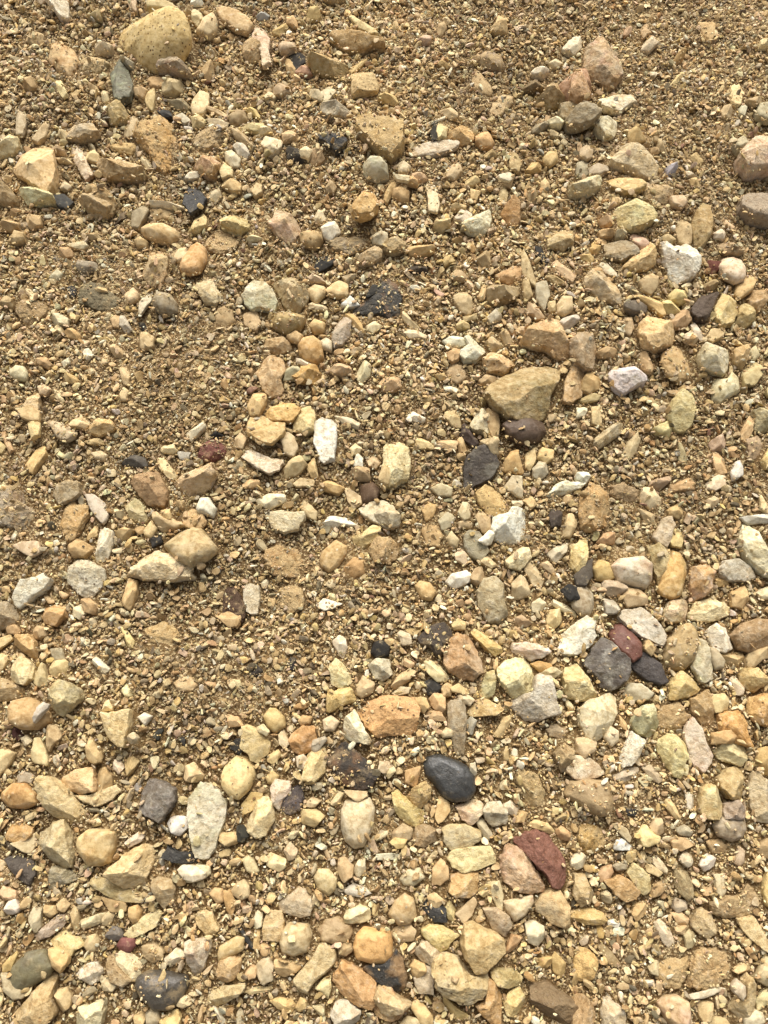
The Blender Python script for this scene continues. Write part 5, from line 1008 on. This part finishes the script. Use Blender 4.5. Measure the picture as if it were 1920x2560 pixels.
def poly_radius(P, th, soften):
    """distance from the origin to the outline P along each angle of th"""
    K = 360; a = np.linspace(-math.pi, math.pi, K, endpoint=False); d = np.stack([np.cos(a), np.sin(a)], 1)
    r = np.zeros(K)
    for i in range(len(P)):
        p, q = P[i], P[(i + 1) % len(P)]; e = q - p
        den = d[:, 0] * e[1] - d[:, 1] * e[0]; den = np.where(abs(den) < 1e-9, 1e-9, den)
        t = (p[0] * e[1] - p[1] * e[0]) / den; u = (p[0] * d[:, 1] - p[1] * d[:, 0]) / den
        ok = (t > 0) & (u >= -1e-6) & (u <= 1 + 1e-6); r = np.where(ok & (t > r), t, r)
    r[r <= 0] = np.median(r)
    m = soften; ker = np.hanning(2 * m + 3)[1:-1]; ker /= ker.sum()
    r = np.convolve(np.concatenate([r[-m:], r, r[:m]]), ker, 'valid')
    return np.interp(th, np.append(a, math.pi), np.append(r, r[0]))

def inside(P, x, y):
    c = np.zeros(x.shape, bool); j = len(P) - 1
    for i in range(len(P)):
        xi, yi, xj, yj = P[i][0], P[i][1], P[j][0], P[j][1]
        c ^= ((yi > y) != (yj > y)) & (x < (xj - xi) * (y - yi) / (yj - yi + 1e-12) + xi); j = i
    return c

def build_stone(kind, hints, px, level, rs):
    """mesh of one stone: its outline follows px where it lies; facets, edges and roughness from its kind.
    returns vertices about the stone's own centre, that centre, faces"""
    px = np.array(px, float); c = px.mean(0); worn = 'm' in hints
    if kind == 'r' and not worn and rs.random() < .75: kind = 'a'
    if 'l' in hints and kind == 'a': kind = 's'
    e = px - c; px = c + e * (1 + 4.5 / np.maximum(np.linalg.norm(e, axis=1), 9))[:, None]   # the buried rim the outline leaves out
    W = ray(px, 0.0)[:, :2]; cw = W.mean(0)
    # drop it on the heap
    x0, x1 = W[:, 0].min(), W[:, 0].max(); y0, y1 = W[:, 1].min(), W[:, 1].max()
    (ia,), (ja,) = cell(np.array([x0]), np.array([y0]))[0:1], cell(np.array([x0]), np.array([y0]))[1:2]
    (ib,), (jb,) = cell(np.array([x1]), np.array([y1]))[0:1], cell(np.array([x1]), np.array([y1]))[1:2]
    ia, ja, ib, jb = int(ia), int(ja), int(ib) + 1, int(jb) + 1
    m = inside(W, gx[ia:ib, ja:jb], gy[ia:ib, ja:jb])
    hz, gz = H[ia:ib, ja:jb][m], G[ia:ib, ja:jb][m]
    if len(hz) == 0: hz = gz = np.array([0.0])
    base = float(np.mean(gz)); lift = float(np.percentile(hz, 60)) - base
    E = W - cw; cov = E.T @ E / len(E); ev, evec = np.linalg.eigh(cov)
    ax = evec[:, ::-1]; L = (E @ ax); sc = np.maximum(abs(L).max(0), 1e-4)
    bmin = min(sc); k = {'r': 0.82, 'a': 0.98, 's': 0.5, 'd': 0.6}[kind] * rs.uniform(0.85, 1.15)
    if 'f' in hints: k *= .6 if not worn else .75
    hh = min(bmin * k, 0.03)
    emb = {'r': 0.1, 'a': 0.12, 's': 0.4, 'd': -0.2}[kind]
    if 'b' in hints: emb = -0.35
    z0 = base + emb * hh + max(0.0, lift - 0.1 * hh)
    V, F = ICO[level]
    th = np.arctan2(V[:, 1], V[:, 0]); u = np.hypot(V[:, 0], V[:, 1]); wv = V[:, 2]
    n = {'r': 2.25 if worn else 2.7, 'a': rs.uniform(3.5, 6.0), 's': 5.0, 'd': 2.4}[kind]
    s = 1 / (u ** n + abs(wv) ** n) ** (1 / n)
    r = poly_radius(L / sc, th, {'r': 6 if worn else 2, 'a': 1, 's': 1, 'd': 5}[kind])
    jag = {'r': .0 if worn else .02, 'a': .045, 's': .05, 'd': .04}[kind]; ra = rs.uniform(0, 99)
    r = r * (1 + jag * noise(np.stack([np.cos(th) * 3 + ra, np.sin(th) * 3, th * 0], 1), 71) + jag * .6 * noise(np.stack([np.cos(th) * 8 + ra, np.sin(th) * 8, th * 0], 1), 72))
    p = np.stack([u * s * r * np.cos(th), u * s * r * np.sin(th), wv * s], 1)
    q = p * np.array([sc[0], sc[1], hh]) / bmin
    off = rs.uniform(-50, 50, 3); nrm = p / (np.linalg.norm(p, axis=1)[:, None] + 1e-9)
    amp = {'r': 0.6, 'a': 1.0, 's': 0.7, 'd': 1.5}[kind] * (0.45 if 'm' in hints else 1)
    f = 0.055 * noise(q * 1.6 + off, 11) + 0.03 * noise(q * 3.7 + off, 12)
    p = p + nrm * (f * amp)[:, None]
    cuts = []
    def cut(az, tilt, lim): cuts.append((az, tilt, lim))
    a0 = rs.uniform(0, 2 * math.pi)
    if kind == 'a':
        st = rs.random()
        if st < .4:                             # a ridge along the stone
            g = math.pi / 2 + rs.normal(0, .3)
            cut(g, rs.uniform(.4, .8), rs.uniform(.5, .7)); cut(g + math.pi + rs.normal(0, .3), rs.uniform(.3, .8), rs.uniform(.5, .72))
            cut(rs.choice([0, math.pi]) + rs.normal(0, .3), rs.uniform(.5, 1.0), rs.uniform(.6, .8))
        elif st < .7:                           # a tilted table with broken sides
            cut(a0, rs.uniform(.15, .42), rs.uniform(.55, .75))
            for i in range(3): cut(a0 + 2 + i * 1.5 + rs.normal(0, .4), rs.uniform(.65, 1.0), rs.uniform(.6, .85))
        else:                                   # a blunt peak
            for i in range(4): cut(a0 + i * 1.57 + rs.normal(0, .35), rs.uniform(.45, .85), rs.uniform(.5, .75))
        for _ in range(3): cut(rs.uniform(0, 6.28), rs.uniform(.5, 1.0), rs.uniform(.68, .88))
    else:
        for _ in range({'r': 3 if worn else 7, 's': 5, 'd': 6}[kind]):
            cut(rs.uniform(0, 6.28), rs.uniform(.15, .85), rs.uniform(.88, .96) if worn else rs.uniform(.74, .92) if kind == 'r' else rs.uniform(.7, .92))
    for a, t, k in cuts:
        nv = np.array([math.sin(t) * math.cos(a), math.sin(t) * math.sin(a), math.cos(t)])
        d = p @ nv; over = np.maximum(d - d.max() * k, 0); p = p - nv * over[:, None] * 0.97
    if kind == 'a' and rs.random() < 0.4:      # one broken, dished face
        a = rs.uniform(0, 2 * math.pi); q = np.array([math.cos(a) * .7, math.sin(a) * .7, .75])
        dd = np.linalg.norm(p - q, axis=1); p = p - q * (np.maximum(0.75 - dd, 0) * 0.35)[:, None]
    q = p * np.array([sc[0], sc[1], hh]) / bmin; nrm = p / (np.linalg.norm(p, axis=1)[:, None] + 1e-9)
    f = 0.014 * noise(q * 3.7 + off, 12) + 0.018 * noise(q * 9 + off, 13)
    rg = (1 - abs(noise(q * 2.6 + off, 14))) ** 3; f = f - {'r': 0, 'a': .02, 's': .03, 'd': .06}[kind] * rg
    if level >= 5: f = f + 0.011 * noise(q * 22 + off, 15) * (2.2 if kind == 'd' else 1)
    if 's' in hints: f = f + 0.006 * np.sin(q[:, 0] * 1.5 + q[:, 1] * 13 + 1.5 * noise(q * 1.2 + off, 16))
    p = p + nrm * (f * amp)[:, None]
    P = np.stack([p[:, 0] * sc[0], p[:, 1] * sc[1]], 1) @ ax.T
    v = np.column_stack([P, p[:, 2] * hh])
    if 'b' not in hints:                        # settle with a slight lean
        a, b = rs.normal(0, .16, 2); v[:, 2] += v[:, 0] * a + v[:, 1] * b
    cc = np.array([cw[0], cw[1], z0]); cc[:2] = ray([c], z0)[0, :2]
    for _ in range(2):
        q = pix(v + cc); lo, hi = q.min(0), q.max(0); a, b = px.min(0), px.max(0)
        v[:, 0] *= (b[0] - a[0]) / (hi[0] - lo[0]); v[:, 1] *= np.clip((b[1] - a[1]) / (hi[1] - lo[1]), .55, 1.6)
        q = pix(v + cc); lo, hi = q.min(0), q.max(0)
        m0 = ray([(lo + hi) / 2], z0)[0]; m1 = ray([(a + b) / 2], z0)[0]; cc[:2] += (m1 - m0)[:2]
    g = v + cc; up = g[:, 2] > z0 - 0.2 * hh
    i, j = cell(g[up, 0], g[up, 1]); np.maximum.at(H, (i, j), g[up, 2])
    if level < 5 or bmin > .015:
        for di, dj in ((0, 1), (1, 0), (1, 1), (0, -1), (-1, 0), (-1, -1)):
            np.maximum.at(H, (np.clip(i + di, 0, NY - 1), np.clip(j + dj, 0, NX - 1)), g[up, 2] - .0006)
    o = 2 if (kind == 'd' or 'd' in hints) else 1
    OCC[i, j] = o; OCC[np.clip(i + 1, 0, NY - 1), j] = o; OCC[i, np.clip(j + 1, 0, NX - 1)] = o
    return v, cc, F

# ------------------------------------------------------------------ materials
def new_mat(name):
    m = bpy.data.materials.new(name); m.use_nodes = True; t = m.node_tree
    return m, t, t.nodes["Principled BSDF"]
def N(t, kind, **kw):
    n = t.nodes.new(kind)
    for k, v in kw.items():
        if k in n.inputs: n.inputs[k].default_value = v
        else: setattr(n, k, v)
    return n
def mixc(t, fac, a, b, mode='MIX'):
    n = t.nodes.new('ShaderNodeMix'); n.data_type = 'RGBA'; n.blend_type = mode
    for s, v in ((n.inputs[0], fac), (n.inputs[6], a), (n.inputs[7], b)):
        if isinstance(v, (int, float)): s.default_value = v
        elif isinstance(v, (tuple, list)): s.default_value = (*v[:3], 1)
        else: t.links.new(v, s)
    return n.outputs[2]
def ramp(t, src, a, b, lo=0.0, hi=1.0):
    n = N(t, 'ShaderNodeMapRange'); n.inputs[1].default_value = a; n.inputs[2].default_value = b
    n.inputs[3].default_value = lo; n.inputs[4].default_value = hi; t.links.new(src, n.inputs[0]); return n.outputs[0]
def noise_tex(t, vec, scale, detail=4.0, rough=0.6):
    n = N(t, 'ShaderNodeTexNoise'); n.inputs['Scale'].default_value = scale; n.inputs['Detail'].default_value = detail
    n.inputs['Roughness'].default_value = rough; t.links.new(vec, n.inputs['Vector']); return n.outputs['Fac']

PATCH = {'R': 'a8743e', 'P': 'cf9f88', 'G': '98917f', 'O': '8c8052', 'N': 'cc9a55', 'V': 'c3c79c', 'U': '80706c', 'W': 'efe7d6'}
SAND = lin('c8ae7e')
_mats = {}
def stone_mat(hints):
    key = ''.join(sorted(set(c for c in hints if c in 'RPGONVUWxdksmf')))
    if key in _mats: return _mats[key]
    m, t, b = new_mat('stone_surface'); _mats[key] = m
    info = N(t, 'ShaderNodeObjectInfo'); tc = N(t, 'ShaderNodeTexCoord')
    add = N(t, 'ShaderNodeVectorMath', operation='MULTIPLY_ADD'); add.inputs[1].default_value = (1, 1, 1)
    sh = N(t, 'ShaderNodeVectorMath', operation='SCALE'); sh.inputs[0].default_value = (37, 91, 53)
    t.links.new(info.outputs['Random'], sh.inputs['Scale'])
    t.links.new(tc.outputs['Object'], add.inputs[0]); t.links.new(sh.outputs[0], add.inputs[2]); vec = add.outputs[0]
    col = info.outputs['Color']; dark = 'k' in key
    big = noise_tex(t, vec, 38, 5, .62); mid = noise_tex(t, vec, 150, 6, .65); fine = noise_tex(t, vec, 900, 3, .6)
    for i, c in enumerate([c for c in key if c in PATCH][:2]):
        src = noise_tex(t, vec, 30 + 21 * i, 4, .6)
        col = mixc(t, ramp(t, src, .47 + .04 * i, .6 + .05 * i, 0, .4), col, lin(PATCH[c]))
    col = mixc(t, ramp(t, big, .4, .62, 0, .75 if not dark else .2), col, mixc(t, 1.0, col, (.8, .74, .64), 'MULTIPLY'))
    if not dark: col = mixc(t, ramp(t, mid, .54, .75, 0, .55), col, mixc(t, .5, col, (.80, .74, .62)))
    col = mixc(t, ramp(t, mid, .52, .36, 0, .7), col, mixc(t, 1.0, col, (.56, .47, .36), 'MULTIPLY'))
    col = mixc(t, ramp(t, fine, .3, .7, 0, .35), col, mixc(t, 1.0, col, (.74, .69, .6), 'MULTIPLY'))
    if 's' in key:
        wv = N(t, 'ShaderNodeTexWave'); wv.inputs['Scale'].default_value = 34; wv.inputs['Distortion'].default_value = 16
        wv.inputs['Detail'].default_value = 3; t.links.new(vec, wv.inputs['Vector'])
        col = mixc(t, ramp(t, wv.outputs['Fac'], .3, .9, 0, .3), col, mixc(t, 1.0, col, (.62, .5, .36), 'MULTIPLY'))
    bump_src = mid
    if 'x' in key:
        vo = N(t, 'ShaderNodeTexVoronoi'); vo.inputs['Scale'].default_value = 170; t.links.new(vec, vo.inputs['Vector'])
        sp = ramp(t, vo.outputs['Distance'], .26, .16)
        gate = ramp(t, noise_tex(t, vec, 60, 3, .6), .44, .56); ml = N(t, 'ShaderNodeMath', operation='MULTIPLY')
        t.links.new(sp, ml.inputs[0]); t.links.new(gate, ml.inputs[1])
        col = mixc(t, ml.outputs[0], col, lin('5a3f22'))
    if dark and 'd' not in key:                 # pale dust and scratches on dark stones
        sc = noise_tex(t, vec, 420, 6, .75)
        col = mixc(t, ramp(t, sc, .56, .72, 0, .5), col, lin('9c9080'))
    # sand that sticks to the stone, more in hollows of its own noise
    amt = (.45, .5) if dark and 'd' in key else (.8, .46) if 'd' in key else ((.35, .62) if not dark else (.3, .6))
    dn = noise_tex(t, vec, 55, 8, .7)
    col = mixc(t, ramp(t, dn, amt[1], amt[1] + .13, 0, amt[0]), col, SAND if 'd' not in key else mixc(t, fine, lin('7c5a30'), lin('dcbf88')))
    t.links.new(col, b.inputs['Base Color'])
    b.inputs['Roughness'].default_value = .36 if (dark and 'm' in key and 'f' in key) else .5 if (dark and 'm' in key) else .75 if dark else .88
    b.inputs['Specular IOR Level'].default_value = .5 if 'f' in key else .3 if dark else .15
    bp = N(t, 'ShaderNodeBump'); bp.inputs['Strength'].default_value = .9 if 'm' not in key else .35
    bp.inputs['Distance'].default_value = .0022 if 'd' in key else .0014
    t.links.new(noise_tex(t, vec, 260, 9, .75), bp.inputs['Height'])
    b2 = N(t, 'ShaderNodeBump'); b2.inputs['Strength'].default_value = .8 if 'm' not in key else .3; b2.inputs['Distance'].default_value = .006
    t.links.new(noise_tex(t, vec, 75, 5, .6), b2.inputs['Height']); t.links.new(b2.outputs[0], bp.inputs['Normal'])
    t.links.new(bp.outputs[0], b.inputs['Normal'])
    return m

def stuff_mat(name, bump):
    m, t, b = new_mat(name); at = N(t, 'ShaderNodeAttribute', attribute_name='tint'); tc = N(t, 'ShaderNodeTexCoord')
    vec = tc.outputs['Object']; col = at.outputs['Color']
    a = noise_tex(t, vec, 130, 5, .65); f = noise_tex(t, vec, 800, 4, .65)
    col = mixc(t, ramp(t, a, .56, .4, 0, .6), col, mixc(t, 1.0, col, (.6, .52, .42), 'MULTIPLY'))
    col = mixc(t, ramp(t, a, .56, .7, 0, .4), col, SAND)
    col = mixc(t, ramp(t, f, .35, .7, 0, .4), col, mixc(t, 1.0, col, (.68, .61, .5), 'MULTIPLY'))
    t.links.new(col, b.inputs['Base Color']); b.inputs['Roughness'].default_value = .8; b.inputs['Specular IOR Level'].default_value = .15
    bp = N(t, 'ShaderNodeBump'); bp.inputs['Strength'].default_value = .8; bp.inputs['Distance'].default_value = bump
    t.links.new(noise_tex(t, vec, 300, 7, .7), bp.inputs['Height']); t.links.new(bp.outputs[0], b.inputs['Normal'])
    return m

# ------------------------------------------------------------------ the stones one can tell apart
GROUPS = {'pebble': 'rounded pebbles lying in the gravel', 'stone': 'angular stones lying in the gravel',
          'rock': 'larger rocks lying in the gravel', 'flat_stone': 'flat stones lying in the gravel'}
rs = np.random.default_rng(21)
DUST = np.array(lin('d2ba8c'))
def weathered(hexc):                           # every stone wears the same thin film of sandy dust
    c = np.array(lin(hexc)); k = .04 if c.mean() < .15 else .14 if c.mean() > .62 else .32
    return np.minimum((c * (1 - k) + DUST * k) * (TAU if c.mean() > .1 else .9), .84)
TAU = 1.06                                     # from the tone a stone shows among its neighbours' shade to its own albedo
for k, ln in enumerate(STONES.strip().split('\n')):
    kind, hexc, name, look, place, pts = ln.split('|'); hints, label = hints_of(look), look + place
    q = [int(a) for a in pts.split()]; px = np.array(q, float).reshape(-1, 2)
    v, cc, F = build_stone(kind, hints, px, 6 if k < 50 else 5, rs)
    o = bpy.data.objects.new(name, mesh_from(name, v, F)); C.collection.objects.link(o); o.location = cc
    o.data.materials.append(stone_mat(hints if kind != 'd' else hints + 'd'))
    o.color = (*weathered(hexc), 1)
    o['label'] = label; o['category'] = name.replace('_', ' '); o['group'] = GROUPS[name]

# ------------------------------------------------------------------ the rest of the gravel, past the three hundred
def tinted(name, V, F, col, mat, smooth):
    me = mesh_from(name, V, F, smooth); a = me.attributes.new('tint', 'FLOAT_COLOR', 'POINT')
    a.data.foreach_set('color', np.ascontiguousarray(np.column_stack([col, np.ones(len(col))]), np.float32).ravel())
    o = bpy.data.objects.new(name, me); C.collection.objects.link(o); me.materials.append(mat); return o
PAL = .8 * np.array([lin(h) for h in ('c8a874 d3b582 c2a06a b5935d a8844f dcc491 e4d3a8 cfae78 c9a98a bda783 a99b80 8f8168 d8b46a b98b4e e9e0c6 cbb28f 9c7a4a 6f5f4c 4b4038 2b2a2a 7a4a3c a8a399'.split())]) + .2 * DUST
PW = np.array([12, 13, 9, 7, 5, 16, 13, 10, 5, 7, 4, 3, 4, 2.5, 6, 8, 4, 2, 1.0, .8, .3, 1.2]); PW /= PW.sum()
def damp(x, y):                                # wetter, darker patches of the bed
    p = np.stack([x, y, x * 0], 1); return np.clip(.93 + .16 * noise(p * 4.3, 61) + .10 * noise(p * 13, 62), .66, 1.08)[:, None]
def colours(n):
    c = PAL[rng.choice(len(PAL), n, p=PW)]; return np.clip(c * rng.normal(1.0, .12, (n, 1)) * rng.normal(1, .03, (n, 3)), .01, .85)

DENS = np.array([[.5, .6, .7, .6, .35, .3, .15, .1], [.7, .8, .8, .4, .5, .7, .4, .2], [.4, .4, .8, .6, .8, .8, .9, .5],
                 [.4, .3, .5, .7, .7, .9, .9, .7], [.5, .3, .6, .6, .7, .7, .7, .7], [.6, .5, .4, .5, .7, .8, .8, .8],
                 [.8, .4, .2, .3, .8, .9, 1, 1], [.9, .4, .5, .6, .6, .7, 1, 1], [.8, .8, .7, .7, .9, .9, .7, .8],
                 [.8, .8, .7, .9, .9, 1, .7, .8]])
def dens(x, y):
    p = pix(np.stack([x, y, np.zeros_like(x)], 1)); u = np.clip(p[:, 0] / 240 - .5, 0, 6.999); v = np.clip(p[:, 1] / 256 - .5, 0, 8.999)
    i, j = v.astype(int), u.astype(int); fu, fv = u - j, v - i
    return (DENS[i, j] * (1 - fu) + DENS[i, j + 1] * fu) * (1 - fv) + (DENS[i + 1, j] * (1 - fu) + DENS[i + 1, j + 1] * fu) * fv

VV, FF, CC, SM, nv = [], [], [], [], 0
for ln in GRAVEL.strip().split('\n'):
    kind, hexc, look, pts = ln.split('|'); hints = hints_of(look)
    q = [int(a) for a in pts.split()]; px = np.array(q, float).reshape(-1, 2)
    v, cc, F = build_stone(kind, hints, px, 4, rs)
    VV.append(v + cc); FF.append(F + nv); nv += len(v); SM.append(np.ones(len(F), bool))
    CC.append(np.tile(weathered(hexc), (len(v), 1)))

def chips(base, cutters, n_var, rs):
    """a few angular variants of a small stone"""
    V, F = ICO[base]; out = []
    for _ in range(n_var):
        p = V * (1 + .16 * noise(V * 1.7 + rs.uniform(-20, 20, 3), 31))[:, None]
        p = np.sign(p) * abs(p) ** rs.uniform(.6, 1.0)
        for _ in range(cutters):
            nvv = rs.normal(size=3); nvv /= np.linalg.norm(nvv); d = p @ nvv
            p = p - nvv * np.maximum(d - d.max() * rs.uniform(.42, .78), 0)[:, None]
        p = p / np.percentile(np.linalg.norm(p, axis=1), 85)
        out.append(p)
    return np.array(out), F
def quat_rot(rz, tx, ty):
    cz, sz, cx, sx, cy, sy = np.cos(rz), np.sin(rz), np.cos(tx), np.sin(tx), np.cos(ty), np.sin(ty)
    n = len(rz); A = np.zeros((n, 3, 3)); B = np.zeros((n, 3, 3)); D = np.zeros((n, 3, 3))
    A[:, 0, 0] = cz; A[:, 0, 1] = -sz; A[:, 1, 0] = sz; A[:, 1, 1] = cz; A[:, 2, 2] = 1
    B[:, 0, 0] = 1; B[:, 1, 1] = cx; B[:, 1, 2] = -sx; B[:, 2, 1] = sx; B[:, 2, 2] = cx
    D[:, 1, 1] = 1; D[:, 0, 0] = cy; D[:, 0, 2] = sy; D[:, 2, 0] = -sy; D[:, 2, 2] = cy
    return B @ D, A
def scatter(x, y, z, dia, var, F, flat=(.35, .75), lean=.35, thin=(.5, 1.0)):
    n = len(x); k = rng.integers(0, len(var), n); P = var[k]
    sx = dia / 2 * rng.uniform(.95, 1.4, n); sy = dia / 2 * rng.uniform(*thin, n); sz = dia / 2 * rng.uniform(*flat, n)
    P = P * np.stack([sx, sy, sz], 1)[:, None, :]
    tl, zr = quat_rot(rng.uniform(0, 6.283, n), rng.normal(0, lean, n), rng.normal(0, lean, n))
    P = np.einsum('nij,nkj->nki', zr @ tl, P)
    P[:, :, 0] += x[:, None]; P[:, :, 1] += y[:, None]; P[:, :, 2] += (z + sz * .35)[:, None]
    m = var.shape[1]; f = F[None] + (np.arange(n) * m)[:, None, None]
    return P.reshape(-1, 3), f.reshape(-1, 3)

# medium gravel between the traced stones, biggest first, without piling up
mx, my, mz, md = [], [], [], []
sizes = np.sort(np.concatenate([rng.uniform(.018, .027, 3500), rng.uniform(.0105, .018, 34000), rng.uniform(.007, .0105, 30000), rng.uniform(.0045, .007, 70000)]))[::-1]
qx = rng.uniform(X0 + .02, X1 - .02, len(sizes)); qy = rng.uniform(Y0 + .02, Y1 - .02, len(sizes)); dd = dens(qx, qy); qp = pix(np.stack([qx, qy, qx * 0], 1)); rr = rng.random(len(sizes))
inf = (qp[:, 0] > 0) & (qp[:, 0] < 1920) & (qp[:, 1] > 0) & (qp[:, 1] < 2560)   # the bigger ones there are all traced
for x, y, d, de, r, seen in zip(qx, qy, sizes, dd, rr, inf):
    if seen and d > .0145: continue
    if r > (de * .5 if d > .018 else de if d > .0105 else de * .5 + .45 if d > .007 else .97): continue
    i, j = int((y - Y0) / RES), int((x - X0) / RES); n = max(1, int(d * .42 / RES))
    a = OCC[i - n:i + n + 1, j - n:j + n + 1]
    if i < n or j < n or i > NY - n - 2 or j > NX - n - 2 or (a > 0).mean() > .3 or OCC[i, j]: continue
    mx.append(x); my.append(y); md.append(d); mz.append(float(np.median(H[i - n:i + n + 1, j - n:j + n + 1])) + d * .12 * r)
    OCC[i - n:i + n + 1, j - n:j + n + 1] = np.where(a == 0, 3, a)
    n = max(1, int(d * .33 / RES)); H[i - n:i + n + 1, j - n:j + n + 1] += d * .28
mx, my, mz, md = map(np.array, (mx, my, mz, md))
bigm = md > .0125
for sel, lv, cut, nvar in ((bigm, 4, 6, 40), (~bigm, 2, 5, 60)):
    var, F = chips(lv, cut, nvar, rs)
    P, f = scatter(mx[sel], my[sel], mz[sel], md[sel], var, F, (.22, .75), .5)
    VV.append(P); FF.append(f + nv); nv += len(P); SM.append(np.full(len(f), lv > 3)); CC.append(np.repeat(colours(sel.sum()) * 1.08 * damp(mx[sel], my[sel]), var.shape[1], 0))
# loose flakes lying over the gravel and leaning in its gaps
n = 105000; x = rng.uniform(X0 + .03, X1 - .03, n); y = rng.uniform(Y0 + .03, Y1 - .03, n); i, j = cell(x, y)
o = OCC[i, j]; k = (rng.random(n) < np.where(o == 1, .02, np.where(o == 2, .12, .5 + .35 * dens(x, y)))); x, y = x[k], y[k]; z = H[i, j][k]
fd = .0048 + .008 * rng.random(len(x)) ** 1.8; var, F = chips(2, 5, 60, rs)
P, f = scatter(x, y, z + fd * rng.uniform(-.1, .25, len(x)), fd, var, F, (.14, .5), .6, (.35, 1.0))
VV.append(P); FF.append(f + nv); nv += len(P); SM.append(np.zeros(len(f), bool)); CC.append(np.repeat(colours(len(x)) * 1.08 * damp(x, y), var.shape[1], 0))
gm = stuff_mat('gravel_surface', .0009)
o = tinted('gravel', np.concatenate(VV), np.concatenate(FF), np.concatenate(CC), gm, np.concatenate(SM))
o['kind'] = 'stuff'; o['label'] = 'small tan, cream and grey gravel chips filling the gaps between the stones'; o['category'] = 'gravel'

# grit: the finest crumbs, on the ground, in the gaps and on the crusted stones
def grit_points(n):
    x = rng.uniform(X0 + .03, X1 - .03, n); y = rng.uniform(Y0 + .03, Y1 - .03, n); i, j = cell(x, y); o = OCC[i, j]
    p = pix(np.stack([x, y, np.zeros(n)], 1)); vis = (p[:, 0] > -140) & (p[:, 0] < 2060) & (p[:, 1] > -160) & (p[:, 1] < 2720)
    cl = noise(np.stack([x * 130, y * 130, x * 0], 1), 41)
    keep = np.where(o == 0, 1.0, np.where(o == 1, .01, np.where(o == 2, np.clip(cl * 1.3, 0, .8), .08))) * np.where(vis, 1, .35)
    keep = np.where((o == 1) & (H[i, j] - G[i, j] < .0035), .9 * np.where(vis, 1, .35), keep)
    k = rng.random(n) < keep; return x[k], y[k], H[i, j][k]
VV, FF, CC, nv = [], [], [], 0
for n, lo, hi, lv, cut in ((110000, .0034, .0062, 1, 3), (260000, .0021, .0038, 1, 3), (110000, .0013, .0024, 1, 2)):
    x, y, z = grit_points(n); var, F = chips(lv, cut, 30, rs); dia = lo + (hi - lo) * rng.random(len(x)) ** 1.6
    P, f = scatter(x, y, z + dia * rng.uniform(-.35, .2, len(x)), dia, var, F, (.25, .7), .6)
    VV.append(P); FF.append(f + nv); nv += len(P); CC.append(np.repeat(colours(len(x)) * 1.14 * damp(x, y), var.shape[1], 0))
o = tinted('grit', np.concatenate(VV), np.concatenate(FF), np.concatenate(CC), stuff_mat('grit_surface', .0004), False)
o['kind'] = 'stuff'; o['label'] = 'coarse sand and tiny stone crumbs spread between and over the stones'; o['category'] = 'grit'

# ------------------------------------------------------------------ the ground
STEP = 0.003
ax_ = np.concatenate([[-60, -12, -4, -1.8], np.arange(X0, X1, STEP), [1.8, 4, 12, 60]])
ay_ = np.concatenate([[-60, -12, -4, -1.6], np.arange(Y0, Y1, STEP), [2.0, 4, 12, 60]])
a, b = np.meshgrid(ax_, ay_); V = np.column_stack([a.ravel(), b.ravel(), ground_z(a.ravel(), b.ravel()) - .0022 + .0026 * np.clip(noise(np.stack([a.ravel() * 16, b.ravel() * 16, a.ravel() * 0], 1), 51) * 1.3 + .1, 0, 1)])
n, m = len(ax_), len(ay_); idx = np.arange(n * m).reshape(m, n)
F = np.stack([idx[:-1, :-1].ravel(), idx[:-1, 1:].ravel(), idx[1:, 1:].ravel(), idx[1:, :-1].ravel()], 1)
me = mesh_from('ground', V, F); o = bpy.data.objects.new('ground', me); C.collection.objects.link(o)
o['kind'] = 'structure'; o['label'] = 'damp brown sandy ground under the stones'; o['category'] = 'ground'
m, t, bs = new_mat('damp_sand'); tc = N(t, 'ShaderNodeTexCoord'); vec = tc.outputs['Object']
a = noise_tex(t, vec, 9, 6, .6); f = noise_tex(t, vec, 420, 6, .75); g = noise_tex(t, vec, 90, 5, .6)
col = mixc(t, ramp(t, a, .35, .65), lin('6b5230'), lin('8f7346'))
col = mixc(t, ramp(t, f, .35, .65, 0, .75), mixc(t, 1.0, col, (.5, .42, .33), 'MULTIPLY'), col)
vo = N(t, 'ShaderNodeTexVoronoi'); vo.inputs['Scale'].default_value = 480; t.links.new(vec, vo.inputs['Vector'])
sep = N(t, 'ShaderNodeSeparateColor'); t.links.new(vo.outputs['Color'], sep.inputs[0])
col = mixc(t, ramp(t, sep.outputs[0], .6, 1.0, 0, .65), col, lin('d8bd8a'))
t.links.new(col, bs.inputs['Base Color']); bs.inputs['Roughness'].default_value = .85; bs.inputs['Specular IOR Level'].default_value = .2
bp = N(t, 'ShaderNodeBump'); bp.inputs['Strength'].default_value = 1; bp.inputs['Distance'].default_value = .0012
t.links.new(vo.outputs['Distance'], bp.inputs['Height']); t.links.new(bp.outputs[0], bs.inputs['Normal']); me.materials.append(m)
